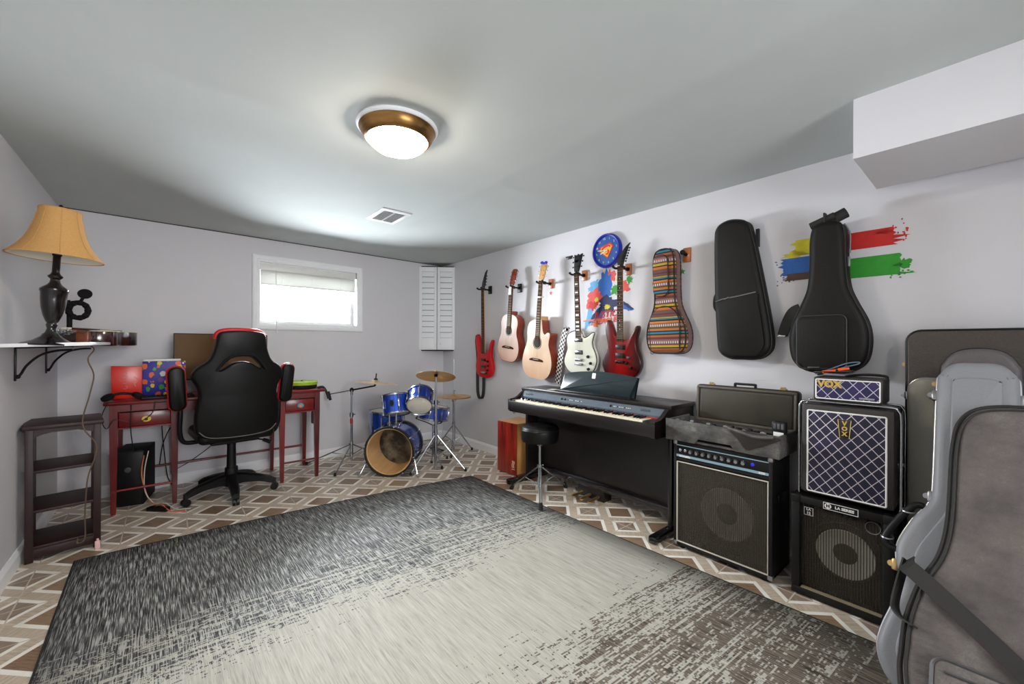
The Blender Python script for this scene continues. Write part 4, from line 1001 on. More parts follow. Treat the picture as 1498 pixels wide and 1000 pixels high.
for sx in (-1, 1):
    b = MB(); b.tube(cat_spline([(sx*.2, 0, .46), (sx*.30, -.01, .47), (sx*.33, -.03, .55), (sx*.33, -.05, .68), (sx*.33, -.05, .78)], 5, False), .016, 10); ar = b.build('armrest_post', M['black_plastic'], ch)
    AM = T(sx*.355+(.022 if sx > 0 else 0), -.075, .885) @ RX(.12) @ RY(sx*.06)
    b = MB(); b.prism(rrect(-.05, -.165, .05, .165, .049, 6), -.045, .0, .018, M=AM, bevback=.006, seg=3); ap = b.build('armrest_pad', M['leather'], ch)
    b = MB(); b.prism(rrect(-.057, -.172, .057, .172, .056, 6), -.022, .012, .012, M=AM, seg=3); b.build('red_trim', M['red_leather'], ap)
b = MB(); b.cyl((0, .0, .46), (0, .0, .40), .032, n=18); b.cyl((0, 0, .42), (0, 0, .2), .030, .034, n=18); b.cyl((0, 0, .22), (0, 0, .075), .045, .05, n=20); b.build('gas_column', M['black_plastic'], ch)
for k in range(5):
    a = math.radians(270-6+72*k)
    ca, sa = math.cos(a), math.sin(a)
    def pt(r, z, off=0): return Vector((ca*r-sa*off, sa*r+ca*off, z))
    b = MB(); R = []
    for r, zt, zb, w in ((.03, .175, .085, .038), (.10, .165, .095, .034), (.2, .14, .09, .03), (.27, .115, .07, .028), (.315, .09, .055, .022)):
        R.append([pt(r, zb, -w), pt(r, zb, w), pt(r, zt-.01, w), pt(r, zt, w*.6), pt(r, zt, -w*.6), pt(r, zt-.01, -w)])
    b.rings(R); lg = b.build('leg', M['black_plastic'], ch)
    b = MB(); c = pt(.305, .028)
    for off in (-.013, .013): b.cyl(pt(.305, .028, 0)+Vector((-sa, ca, 0))*(off-.008), pt(.305, .028, 0)+Vector((-sa, ca, 0))*(off+.008), .028, n=18)
    b.cyl(pt(.30, .03), pt(.30, .075), .008); b.build('castor', M['black_plastic'], lg)
# ------------------------------------------------------------------ drum kit
FWD = Vector((.646, .763, 0))
def sparkle(name, c1, c2):
    t = NT(name); n = t.noise(t.mp((1, 1, 1)), 420, 2); s = t.noise(t.mp((1, 1, .3)), 6, 2)
    t.base(t.mix(t.math('ADD', t.math('MULTIPLY', n, .6), t.math('MULTIPLY', s, .4)), lin(c1), lin(c2))); t.rough(.25); t.metal(.55)
    t.b.inputs['Coat Weight'].default_value = 1; t.b.inputs['Coat Roughness'].default_value = .05; return t.m
SPK = sparkle('blue_sparkle', (8, 30, 150), (36, 104, 220))
HEAD = mat('drum_head', (224, 220, 205), .35, var=.04, scale=8)
BIRCH = wood('birch_ply', (206, 160, 104), (232, 194, 142), .5, 'z', 6, .1)
def orient(o, axis):
    o.rotation_mode = 'QUATERNION'; o.rotation_quaternion = Vector(axis).to_track_quat('Z', 'Y')
def drum(name, label, c, axis, r, d, nlug=6, group=None, tilt_spin=0):
    t = thing(name, label, 'drum', c, group=group); orient(t, axis)
    b = MB(); b.lathe([(r, -d/2), (r, d/2)], 40, cap=False); b.lathe([(r-.006, -d/2), (r-.006, d/2)], 40, cap=False); b.build('shell', SPK, t, flip=False)
    for s in (-1, 1):
        b = MB(); b.lathe([(r+.001, s*d/2-s*.004), (r+.009, s*d/2-s*.006), (r+.009, s*d/2+s*.008), (r+.012, s*d/2+s*.010), (r+.006, s*d/2+s*.012), (r+.001, s*d/2+s*.006)], 40, cap=False); b.build('hoop', M['chrome'], t)
        b = MB(); b.lathe([(0, s*(d/2+.0035)), (r-.006, s*(d/2+.0035)), (r+.002, s*d/2), (0, s*d/2-s*.001)], 40); b.build('head', HEAD, t)
    for k in range(nlug):
        a = 2*PI*k/nlug+.3; b = MB(); Mx = RZ(a)
        b.box((r+.010, 0, 0), (.02, .018, min(.075, d*.5)), .006, M=Mx); b.cyl((r+.015, 0, -d/2-.004), (r+.015, 0, d/2+.004), .003, n=6, M=Mx)
        for s in (-1, 1): b.cyl((r+.015, 0, s*(d/2+.004)), (r+.015, 0, s*(d/2+.016)), .0055, n=8, M=Mx)
        b.build('lug', M['chrome'], t)
    b = MB(); b.prism(ell(0, 0, .022, .03, 20), -.004, 0, M=RZ(2.6) @ T(0, -r, .0)); b.build('badge', M['black_plastic'], t)
    return t
# bass drum: axis runs from the open front to the rear
bd = thing('bass_drum', 'blue bass drum with open front showing its bare wood inside', 'drum', (-1.215, -1.10, .229)); orient(bd, (.66, .75, -.0))
R0, D0 = .213, .335
b = MB(); b.lathe([(R0, .0), (R0, D0)], 64, cap=False); b.mi = 1; b.lathe([(R0-.009, .0), (R0-.009, D0)], 64, cap=False); b.mi = 1; b.lathe([(R0-.009, .0), (R0, .0)], 64, cap=False); b.build('shell', [SPK, BIRCH], bd, flip=False)
for z0, z1 in ((-.018, .022), (D0-.022, D0+.018)):
    b = MB(); b.lathe([(R0+.002, z0), (R0+.016, z0), (R0+.016, z1), (R0+.002, z1), (R0+.002, z0)], 64, cap=False); b.build('hoop', mat('hoop_dark', (24, 18, 20), .3, var=.2), bd)
hd = NT('batter_head'); n = hd.noise(hd.mp((1, 1, 1)), 5, 4); hd.base(hd.ramp(n, [(.4, lin((38, 32, 26))), (.62, lin((150, 140, 116)))])); hd.rough(.35)
b = MB(); b.lathe([(0, D0-.01), (R0-.011, D0-.01), (R0-.011, D0), (0, D0)], 48); b.build('batter_head', hd.m, bd)
b = MB()
for k in range(8):
    a = 2*PI*k/8+.2; Mx = RZ(a)
    b2 = MB(); b2.box((R0+.012, 0, D0/2), (.024, .022, .06), .007, M=Mx)
    for z in (-.012, D0+.012): b2.box((R0+.019, 0, z), (.016, .016, .026), .004, M=Mx)
    b2.cyl((R0+.02, 0, -.02), (R0+.02, 0, D0+.02), .0032, n=6, M=Mx); b2.build('lug', M['chrome'], bd)
b.bm.free()
ax = (Vector((.66, .75, 0))).normalized()
TW = bd.rotation_quaternion.to_matrix().to_4x4(); inv = (T(*bd.location) @ TW).inverted()
def bl(w): return inv @ Vector(w)
b = MB()
for s in (-1, 1):
    side = Vector((ax.y, -ax.x, 0))*s
    p0 = Vector((-1.215, -1.10, .15))+ax*.06+side*.215; p1 = Vector((-1.215, -1.10, .012))-ax*.02+side*.27
    b.cyl(bl(p0), bl(p1), .007, n=8); b.cyl(bl(p1+Vector((0, 0, .02))), bl(p1-Vector((0, 0, .008))), .012, n=10)
b.build('spur', M['chrome'], bd)
# tom holder posts on top of the bass drum
top = Vector((-1.215, -1.10, .44))+ax*.14
b = MB(); b.box(bl(top+Vector((0, 0, .012))), (.001, .001, .001))
for s, h in ((-.045, .12), (.02, .2)):
    side = Vector((ax.y, -ax.x, 0))
    p = top+side*s
    b.cyl(bl(p), bl(p+Vector((0, 0, .03))), .018, n=14); b.cyl(bl(p+Vector((0, 0, .02))), bl(p+Vector((0, 0, h))), .0095, n=12); b.sphere(bl(p+Vector((0, 0, h))), .014, 10)
b.build('tom_post', M['chrome'], bd)
b = MB()
side = Vector((ax.y, -ax.x, 0)); q = top+side*.02+Vector((0, 0, .2))
b.tube([bl(p) for p in (q, q+side*.06+Vector((0, 0, .02)), q+side*.09+Vector((0, 0, .01)))], .007, 8)
b.tube([bl(p) for p in (top-side*.045+Vector((0, 0, .12)), top-side*.085+Vector((0, 0, .14)), top-side*.10+ax*.03+Vector((0, 0, .135)))], .007, 8); b.build('tom_arm', M['chrome'], bd)
tiltF = lambda deg, yaw=0: (RZ(yaw) @ Vector((FWD.x*math.sin(math.radians(deg)), FWD.y*math.sin(math.radians(deg)), math.cos(math.radians(deg)))))
drum('tom_drum', 'blue rack tom tilted back showing its white bottom head', (-.925, -1.135, .685), tiltF(53, .12), .112, .16, 5)
drum('tom_drum', 'blue rack tom on the left above the bass drum', (-1.105, -.985, .635), Vector((.05, .30, .95)), .120, .17, 5)
ft = drum('floor_tom', 'blue floor tom standing behind the bass drum on the left', (-.985, -.50, .345), (0, 0, 1), .172, .32, 6)
for k in range(3):
    a = 2*PI*k/3+.9; b = MB(); b.cyl((.19*math.cos(a), .19*math.sin(a), .12), (.195*math.cos(a), .195*math.sin(a), -.335), .0055, n=8); b.cyl((.195*math.cos(a), .195*math.sin(a), -.325), (.195*math.cos(a), .195*math.sin(a), -.345), .011, n=10); b.build('leg', M['chrome'], ft)
drum('snare_drum', 'shallow blue snare drum on a low stand behind the right tom', (-.705, -1.0, .525), Vector((.16, -.04, 1)), .143, .12, 8)
def tripod(b, x, y, zc, feet, z0=.0, r=.0062, brace=True):
    for fx, fy in feet:
        f = Vector((fx, fy, .012)); c = Vector((x, y, zc)); d = (f-c)
        b.cyl(c+d*.04, f, r, n=8); 
        if brace: b.cyl(Vector((x, y, zc*.38)), c+d*.45, r*.75, n=6)
def feet_parts(par, feet, org):
    for fx, fy in feet:
        b = MB(); v = Vector((fx, fy, 0))-Vector(org)
        b.cyl(v+Vector((0, 0, .0)), v+Vector((0, 0, .028)), .013, .010, n=10); b.build('rubber_foot', M['rubber'], par)
def cymbal_mat(name, c1, c2, rough):
    t = NT(name); s = t.sep(t.coord('Object')); rr = t.math('SQRT', t.math('ADD', t.math('MULTIPLY', s[0], s[0]), t.math('MULTIPLY', s[1], s[1])))
    w = t.math('SINE', t.math('MULTIPLY', rr, 900.0)); n = t.noise(t.mp((1, 1, 1)), 9, 3)
    t.base(t.mix(n, lin(c1), lin(c2))); t.metal(1); t.rough(rough); t.bump(w, .06, .0006); return t.m
CY = cymbal_mat('cymbal_bronze', (226, 166, 92), (250, 206, 140), .32); CY2 = cymbal_mat('cymbal_pale', (226, 196, 150), (240, 216, 176), .38)
def cymbal(par, c, axis, r, m, name='cymbal', bell=True):
    b = MB(); Mx = T(*c) @ align(axis)
    b.lathe([(.006, .022), (.02, .021), (.032, .012), (.038, .006), (r*.6, -.001), (r, -.010), (r, -.0112), (r*.6, -.0025), (.038, .0045), (.031, .010), (.02, .019), (.006, .020)], 48)
    o = b.build(name, m, par, 60); o.matrix_local = Mx
    return o
def stand(name, label, x, y, feet, zc, ztop, cat='cymbal stand', r=.0125):
    t = thing(name, label, cat, (x, y, 0))
    b = MB(); tripod(b, 0, 0, zc, [(fx-x, fy-y) for fx, fy in feet]); b.cyl((0, 0, zc*.36), (0, 0, zc+.03), .017, n=14); b.build('tripod', M['chrome'], t)
    feet_parts(t, feet, (x, y, 0))
    b = MB(); b.cyl((0, 0, .03), (0, 0, zc+.3 if ztop > zc+.32 else ztop), r, n=14); b.cyl((0, 0, min(zc+.28, ztop-.02)), (0, 0, ztop), r*.7, n=12)
    b.cyl((0, 0, min(zc+.28, ztop-.03)), (0, 0, min(zc+.32, ztop)), r*1.6, n=14); b.build('pole', M['chrome'], t)
    b = MB(); b.box((r+.012, 0, min(zc+.3, ztop-.01)), (.03, .008, .012), .003); b.sphere((-r-.01, 0, zc), .009, 8); b.build('wing_nut', M['chrome'], t)
    return t
# boom stand, left
s1 = stand('cymbal_stand', 'chrome boom cymbal stand at the left of the drum kit', -1.327, -.423, [(-1.592, -.767), (-1.70, -.22), (-1.02, -.27)], .19, .74)
b = MB(); b.cyl((0, 0, .40), (0, 0, .45), .0145, n=14); b.build('red_band', mat('red_band', (176, 40, 36), .4), s1)
e0, e1 = Vector((-.175, .17, .695)), Vector((.19, -.135, .785)); piv = e0.lerp(e1, .5)
b = MB(); b.cyl(e0, piv, .0042, n=8); b.cyl(piv, e1, .0085, n=10); b.sphere(piv, .022, 12, (1, 1, 1.2)); b.cyl(piv+Vector((0, 0, -.05)), piv, .013, n=12); b.cyl(e1, e1+Vector((.004, -.004, .04)), .011, n=10); b.build('boom_arm', M['black_metal'], s1)
b = MB(); b.cyl(e0+Vector((-.005, .005, .03)), e0+Vector((.015, -.012, -.06)), .017, .014, n=12); b.build('counterweight', M['rubber'], s1)
cymbal(s1, e1+Vector((.006, -.006, .04)), (.10, .0, 1), .232, CY2)
b = MB(); b.lathe([(.02, .0), (.02, .016), (.008, .02), (.006, .03), (.006, .07), (0, .072)], 14, M=T(*(e1+Vector((.006, -.006, .058)))) @ RY(.1)); b.build('felt_nut', M['black_plastic'], s1)
# straight crash stand, middle
s2 = stand('cymbal_stand', 'straight chrome cymbal stand in front of the snare drum', -.805, -1.228, [(-1.046, -1.193), (-.588, -1.414), (-.70, -.96)], .36, .90, r=.0135)
cymbal(s2, (0, 0, .915), tiltF(21), .188, CY)
b = MB(); b.lathe([(.016, -.02), (.018, 0), (.006, .02), (.006, .04), (0, .042)], 12, M=T(0, 0, .925) @ align(tiltF(21))); b.build('felt_nut', M['black_metal'], s2)
# hi-hat
s3 = stand('hi_hat_stand', 'chrome hi-hat stand with two cymbals near the room corner', -.305, -.75, [(-.09, -.80), (-.44, -.56), (-.45, -.93)], .315, .60, 'hi-hat')
cymbal(s3, (0, 0, .632), (0.02, -.01, 1), .195, CY); cymbal(s3, (0, 0, .618), (0.02, -.01, -1), .195, CY)
b = MB(); b.cyl((0, 0, .6), (0, 0, 1.045), .003, n=8); b.cyl((0, 0, .655), (0, 0, .70), .009, n=10); b.cyl((0, 0, .585), (0, 0, .606), .018, n=14); b.box((.012, 0, .69), (.02, .006, .008), .002); b.build('clutch_rod', M['chrome'], s3)
b = MB(); b.box((-.14, .14, .03), (.075, .22, .012), .004, M=T(0, 0, 0) @ RZ(.0)); b.build('footboard', M['black_metal'], s3)
# snare stand, bass pedal
s4 = thing('snare_stand', 'low chrome snare stand under the blue snare drum', 'drum stand', (-.705, -1.0, 0))
fe = [(-.86, -.82), (-.50, -.93), (-.72, -1.2)]
b = MB(); tripod(b, 0, 0, .2, [(x+.705, y+1.0) for x, y in fe]); b.cyl((0, 0, .07), (0, 0, .40), .011, n=12); b.build('tripod', M['chrome'], s4); feet_parts(s4, fe, (-.705, -1.0, 0))
for k in range(3):
    a = 2*PI*k/3+.5; c_, s_ = math.cos(a), math.sin(a)
    b = MB(); b.tube(cat_spline([(0, 0, .39), (c_*.07, s_*.07, .415+.16*c_*-.07), (c_*.15, s_*.15, .435-.16*c_*.15), (c_*.168, s_*.168, .445-.16*c_*.15)], 4, False), .005, 8); b.sphere((c_*.168, s_*.168, .45-.16*c_*.15), .010, 8); b.build('basket_arm', M['black_metal'], s4)
bp = thing('bass_drum_pedal', 'chrome and black foot pedal behind the bass drum', 'drum pedal', tuple(Vector((-1.215, -1.10, 0))+ax*(D0+.14)), (0, 0, math.atan2(ax.y, ax.x)-PI/2))
b = MB(); b.bx(-.04, .04, -.1, .2, .0, .008, .002); b.bx(-.035, .035, -.06, .19, .03, .04, .003, M=RX(-.06)); b.build('footboard', M['black_metal'], bp)
b = MB(); b.cyl((-.05, -.08, .008), (-.05, -.08, .18), .007, n=8); b.cyl((.05, -.08, .008), (.05, -.08, .18), .007, n=8); b.cyl((-.055, -.08, .18), (.055, -.08, .18), .007, n=8); b.build('frame', M['chrome'], bp)
b = MB(); b.cyl((0, -.08, .18), (0, -.02, .28), .004, n=8); b.cyl((0, -.03, .265), (0, -.008, .30), .02, n=14); b.build('beater', M['white_plastic'], bp)

# ------------------------------------------------------------------ cajon, stool
t = thing('cajon', 'wooden box drum with red striped front standing left of the piano', 'box drum', (-.19, -1.72, 0), (0, 0, WR+.06))
CJ = wood('cajon_front', (84, 12, 4), (182, 44, 20), .35, 'z', 22, .2, .6); CB = wood('cajon_body', (206, 148, 80), (226, 174, 106), .45, 'z', 7, .2)
b = MB(); b.bx(-.13, .13, -.138, .14, .012, .485, .006); b.build('body', CB, t)
b = MB(); b.bx(-.131, .131, -.1445, -.1375, .012, .485, .002); tp = b.build('front_plate', CJ, t)
b = MB()
for x0 in (.075, .088, .10): b.tube(cat_spline([(x0, -.1452, .075), (x0-.006, -.1452, .10), (x0+.004, -.1452, .125), (x0-.002, -.1452, .14)], 4, False), .0024, 6)
b.bx(.07, .106, -.1456, -.1446, .06, .065); b.build('emblem', mat('cajon_emblem', (226, 200, 170), .5), tp)
for x in (-.1, .1):
    for y in (-.11, .11):
        b = MB(); b.cyl((x, y, 0), (x, y, .014), .014, n=12); b.build('foot', M['rubber'], t)
st = thing('drum_stool', 'round black padded stool on a chrome tripod in front of the piano', 'stool', (-.467, -2.31, 0))
b = MB(); b.lathe([(0, .435), (.12, .435), (.145, .44), (.152, .46), (.153, .52), (.149, .545), (.135, .562), (.1, .57), (0, .572)], 40); b.build('seat', M['leather'], st)
b = MB(); b.torus(.153, .004, 40, 6, M=T(0, 0, .535)); b.build('piping', M['black_plastic'], st)
ft_ = [(-.092, .25), (-.216, -.232), (.290, -.02)]
b = MB(); b.cyl((0, 0, .40), (0, 0, .436), .022, .05, n=16); b.cyl((0, 0, .18), (0, 0, .42), .0115, n=14); b.cyl((0, 0, .06), (0, 0, .25), .016, n=14); b.cyl((0, 0, .225), (0, 0, .25), .022, n=14); b.sphere((.028, 0, .238), .012, 8); b.build('pole', M['chrome'], st)
for fx, fy in ft_:
    v = Vector((fx, fy, .007 if fx < -.2 else 0)); u = v.normalized(); p = Vector((-u.y, u.x, 0))
    b = MB()
    for s in (-1, 1): b.cyl(u*.02+p*s*.008+Vector((0, 0, .225)), v*.97+p*s*.008+Vector((0, 0, .024)), .0052, n=8)
    b.cyl(Vector((0, 0, .085))+u*.016, u*v.length*.52+Vector((0, 0, .125)), .0045, n=8); lg = b.build('leg', M['chrome'], st)
    b = MB(); b.cyl(v+Vector((0, 0, 0)), v+u*-.02+Vector((0, 0, .045)), .018, .014, n=10); b.build('rubber_foot', M['rubber'], lg)

# ------------------------------------------------------------------ digital piano
pn = thing('digital_piano', 'long dark brown upright digital piano with full keyboard along the right wall', 'piano', (0, -2.649, 0), (0, 0, WR))
PW = M['piano_wood']
b = MB(); b.bx(-.715, .715, -.335, -.012, .805, .832, .004); b.build('lid', PW, pn)
for sx in (-1, 1):
    b = MB(); pr = [(-.012, .60), (-.012, .806), (-.338, .806), (-.365, .79), (-.40, .765), (-.44, .75), (-.502, .745), (-.506, .74), (-.506, .652), (-.50, .645), (-.30, .638)]
    x0, x1 = sx*.672, sx*.70
    b.rings([[Vector((x0, y, z)) for y, z in pr], [Vector((x1, y, z)) for y, z in pr]]); b.build('cheek', PW, pn, 30)
b = MB(); b.bx(-.70, .70, -.507, -.492, .65, .732, .004); b.build('key_slip', PW, pn)
b = MB(); b.bx(-.695, .695, -.495, -.02, .638, .66); b.bx(-.672, -.622, -.492, -.375, .66, .742, .003); b.bx(.607, .672, -.492, -.375, .66, .742, .003); b.bx(-.68, .68, -.05, -.015, .62, .806); b.build('keybed', PW, pn)
PNL = mat('control_panel', (104, 114, 124), .3, .5, var=.05)
b = MB(); b.rings([[Vector((x, y, z)) for y, z in ((-.33, .806), (-.345, .803), (-.374, .762), (-.374, .745), (-.33, .745))] for x in (-.671, .671)]); cp = b.build('control_panel', PNL, pn, 25)
def onpanel(x, s): return T(x, -.3595-(s)*.0145*2, .7825-s*.0205*2)
nrm = RX(math.atan2(.041, .029)-PI/2)
b = MB()
for x in (-.20, -.165, .27): b.lathe([(.008, 0), (.007, .006), (0, .007)], 14, M=T(x, -.360, .7825) @ nrm @ RX(PI/2)) if False else b.sphere((x, -.361, .783), .0085, 10)
b.build('knob', M['black_plastic'], cp)
for k in range(20):
    x = -.13+k*.0145 if k < 10 else .30+(k-10)*.0145
    b = MB(); b.box((x, -.361, .7835), (.009, .005, .005), .001); b.build('button', M['white_plastic'] if k % 4 else M['black_plastic'], cp)
b = MB(); b.box((-.585, -.3605, .783), (.09, .004, .018), .001, M=None); b.box((.545, -.3605, .783), (.07, .004, .022), .001); b.build('display', mat('panel_grey', (70, 78, 84), .4), cp)
KW = 1.226/52; kx0 = -.621
for k in range(52):
    b = MB(); b.bx(kx0+k*KW+.0006, kx0+(k+1)*KW-.0006, -.4905, -.372, .722, .742, .0016); b.build('white_key', M['ivory'], pn)
for k in range(51):
    if (k % 7) in (1, 4): continue            # A0 first: no black key after B and E
    b = MB(); x = kx0+(k+1)*KW
    b.rings([[Vector((x-.0055, y, .740)), Vector((x+.0055, y, .740)), Vector((x+.0042, y2, .7545)), Vector((x-.0042, y2, .7545))] for y, y2 in ((-.444, -.438), (-.372, -.372))]); b.build('black_key', M['black_gloss'], pn)
b = MB(); b.bx(-.671, .671, -.376, -.371, .738, .748); b.build('felt_strip', M['red_leather'], pn)
b = MB(); b.bx(-.672, .672, -.175, -.155, .13, .64); b.build('back_panel', PW, pn)
b = MB(); b.bx(-.672, .672, -.215, -.14, .085, .13, .006); b.build('lower_rail', mat('rail_gloss', (28, 26, 28), .18, coat=.5), pn)
for sx in (-1, 1):
    b = MB(); b.bx(sx*.672, sx*.70, -.30, -.09, .045, .64, .004); lg = b.build('leg', PW, pn)
    b = MB(); b.bx(sx*.66, sx*.715, -.515, -.03, .0, .048, .012); b.build('foot', M['black_gloss'], pn)
b = MB(); b.bx(-.16, .10, -.21, -.11, .0, .085, .006); b.build('pedal_box', PW, pn)
for x in (-.11, -.03, .05):
    b = MB(); b.prism(cat_spline([(-.011, 0), (.011, 0), (.013, .05), (.018, .10), (.012, .125), (-.012, .125), (-.018, .10), (-.013, .05)], 4), -.006, .006, .003, M=T(x, -.205, .035) @ RX(PI/2+.12)); b.build('pedal', M['brass'], pn)
b = MB(); b.tube([(-.64, -.47, .655), (-.64, -.47, .63), (-.64, -.49, .625), (-.64, -.50, .64)], .004, 8); b.bx(-.665, -.615, -.49, -.45, .636, .642); b.build('headphone_hook', M['steel'], pn)
MR = NT('music_rest_gloss'); MR.base(MR.mix(MR.noise(MR.mp((.1, 1, 1)), 30, 4), lin((22, 32, 36)), lin((40, 54, 58)))); MR.rough(.22)
rest = cat_spline([(-.33, 0), (.33, 0), (.338, .01), (.385, .135), (.375, .152), (.20, .172), (0, .178), (-.2, .163), (-.30, .145), (-.317, .13), (-.338, .01)], 4)
b = MB(); b.prism([(p.x, p.y) for p in rest], -.008, .008, .003, M=T(0, -.225, .833) @ RX(-.22)); mr = b.build('music_rest', MR.m, pn)
b = MB(); b.prism(rrect(-.022, .118, .012, .162, .006), -.0095, -.0078, M=T(0, -.225, .833) @ RX(-.22)); b.build('sticker', M['white_plastic'], mr)
b = MB(); b.bx(-.36, .36, -.26, -.235, .832, .838, .002); b.build('rest_ledge', PW, pn)
o = MB(); o.prism(rrect(-.05, -.035, .05, .035, .004), 0, .0006, M=RX(-PI/2)); o = o.build('paper_sheet', M['white_plastic']); o.location = (-.25, -2.24, .8335); o.rotation_euler = (0, 0, .3); tag(o, 'small white paper lying on the piano lid left of the music rest', 'paper')
# ------------------------------------------------------------------ amplifiers
def grille_mat(name, c1, c2, alpha_lo, alpha_hi, pitch):
    """woven grille cloth: vertical ribs with open weave between them"""
    t = NT(name); s = t.sep(t.coord('Object'))
    rib = t.math('ABSOLUTE', t.math('SUBTRACT', t.math('FRACT', t.math('MULTIPLY', s[0], 1/pitch)), .5))
    h = t.math('ABSOLUTE', t.math('SUBTRACT', t.math('FRACT', t.math('MULTIPLY', s[2], 1/(pitch*.45))), .5))
    k = t.math('GREATER_THAN', rib, .3)
    t.base(t.mix(k, t.mix(h, lin(c1), lin(c2)), lin(c1))); t.rough(.75)
    t.setin(t.b.inputs['Alpha'], t.math('MULTIPLY_ADD', k, alpha_hi-alpha_lo, alpha_lo)); return t.m
CONE = mat('paper_cone', (205, 194, 174), .8, var=.06); CAP = mat('dust_cap', (70, 63, 54), .7)
CONE2 = mat('pale_cone', (246, 238, 222), .8, var=.04)
def speaker_cone(b, x, y, z, r, capr):
    Mx = T(x, y, z) @ RX(PI/2)        # lathe z -> -y (towards the viewer)
    b.mi = 2; b.lathe([(r+.03, 0), (r+.03, .012), (r+.008, .016), (r, .010)], 48, M=Mx, cap=False)
    b.mi = 0; b.lathe([(r, .010), (r*.97, .014), (r*.9, .010), (capr, .004)], 48, M=Mx, cap=False)
    b.mi = 1; b.lathe([(capr, .004), (capr*.8, .008), (capr*.4, .011), (0, .012)], 32, M=Mx)
def corner_caps(par, xs, ys, zs, m, s=.03):
    for x in xs:
        for z in zs:
            b = MB(); b.box((x+(-s/2+.003)*(1 if x > 0 else -1), ys+s/2-.003, z+(-s/2+.003)*(1 if z > .1 else -1)), (s, s, s), .006); b.build('corner_cap', m, par)
def frame_box(b, x0, x1, z0, z1, w, y0, y1, bev=.003):
    b.bx(x0, x1, y0, y1, z1-w, z1, bev); b.bx(x0, x1, y0, y1, z0, z0+w, bev); b.bx(x0, x0+w, y0, y1, z0+w, z1-w, bev); b.bx(x1-w, x1, y0, y1, z0+w, z1-w, bev)
am = thing('bass_amplifier', 'large black combo bass amplifier with row of knobs standing beside the piano', 'amplifier', (-.295, -3.695, 0), (0, 0, WR))
b = MB(); X, YF_, YB = .264, -.135, .135
b.bx(-X, -X+.018, YF_, YB, .022, .645, .004); b.bx(X-.018, X, YF_, YB, .022, .645, .004); b.bx(-X, X, YF_, YB, .627, .645, .004); b.bx(-X, X, YF_, YB, .022, .04, .004); b.bx(-X+.01, X-.01, YB-.014, YB, .03, .635)
b.bx(-X+.015, X-.015, -.05, -.035, .04, .55); b.bx(-X+.01, X-.01, YF_+.004, YB-.02, .53, .545); b.build('cabinet', M['tolex'], am)
b = MB(); speaker_cone(b, .012, -.052, .262, .145, .058); b.build('speaker_cone', [CONE, CAP, M['black_matte']], am)
b = MB(); b.bx(-.246, .246, -.1275, -.1255, .045, .515); b.build('grille_cloth', grille_mat('amp_grille', (40, 34, 28), (128, 114, 92), .42, .82, .0105), am)
b = MB(); frame_box(b, -.245, .245, .042, .522, .004, -.137, -.124, .0012); b.build('grille_piping', mat('amp_piping', (206, 200, 186), .5), am)
b = MB(); b.bx(-.247, .247, -.134, -.118, .548, .628, .002); b.mi = 1; b.bx(-.246, .246, -.1352, -.1335, .617, .622); b.bx(-.246, .246, -.1352, -.1335, .551, .565); cp = b.build('control_panel', [M['black_plastic'], mat('panel_blue', (128, 158, 172), .4)], am)
b = MB(); b.text('acoustic', .020, M=T(-.195, -.1356, .558), extrude=.0004, bold=.0006); b.text('B200', .015, M=T(.215, -.1356, .558), extrude=.0004, bold=.0004); b.build('lettering', M['white_plastic'], cp)
for k in range(9):
    x = -.155+k*.0355
    b = MB(); b.lathe([(.0135, 0), (.013, .008), (.010, .010)], 18, M=T(x, -.134, .592) @ RX(PI/2)); b.mi = 1; b.lathe([(.0098, .008), (.0085, .021), (0, .022)], 18, M=T(x, -.134, .592) @ RX(PI/2)); b.build('knob', [M['black_gloss'], M['steel']], cp)
for x in (-.222, -.192):
    b = MB(); b.lathe([(.009, 0), (.009, .004), (.005, .006), (0, .002)], 14, M=T(x, -.134, .592) @ RX(PI/2)); b.build('jack', M['chrome'], cp)
b = MB(); b.lathe([(.010, 0), (.009, .006), (0, .008)], 14, M=T(.172, -.134, .594) @ RX(PI/2)); b.build('indicator', mat('blue_jewel', (20, 40, 210), .2, coat=1), cp)
for k in range(6):
    b = MB(); a_ = (-.246+.4905*k/6, 0); break
b.bm.free()
corner_caps(am, (-X, X), YF_, (.022, .645), M['steel'], .026)
b = MB(); b.box((X+.003, 0, .42), (.008, .12, .04), .003); b.build('side_handle', M['black_plastic'], am)
for x in (-X+.04, X-.04):
    for y in (-.1, .1):
        b = MB(); b.cyl((x, y, 0), (x, y, .024), .016, n=12); b.build('foot', M['rubber'], am)

# open hard case on top of that amplifier
hc = thing('equipment_case', 'worn black hard case lying open with raised lid on top of the bass amplifier', 'case', (-.295, -3.695, .650), (0, 0, WR))
WORN = NT('worn_black_plastic'); n = WORN.noise(WORN.mp((1, 1, 1)), 9, 5, .65); n2 = WORN.noise(WORN.mp((1, 1, 3)), 40, 3)
WORN.base(WORN.ramp(WORN.math('ADD', WORN.math('MULTIPLY', n, .8), WORN.math('MULTIPLY', n2, .2)), [(.38, lin((44, 43, 42))), (.56, lin((84, 82, 78))), (.72, lin((128, 125, 118)))])); WORN.rough(.55)
LIDM = mat('case_lid', (40, 38, 35), .5, var=.3, scale=18)
b = MB()
b.prism([(-.302, 0), (-.125, 0), (-.105, .028), (.07, .028), (.095, 0), (.302, 0), (.302, .115), (-.302, .125)], -.162, -.148, .003)
b.bx(-.302, -.29, -.15, .12, 0, .12, .003); b.bx(.29, .302, -.15, .12, 0, .112, .003); b.bx(-.30, .30, -.15, .12, .0, .012); b.bx(-.30, .30, .108, .12, 0, .11, .003)
b.build('tray', WORN.m, hc)
b = MB(); b.bx(-.288, .288, -.145, .105, .06, .075); b.build('inner_deck', M['black_matte'], hc)
rr = random.Random(3)
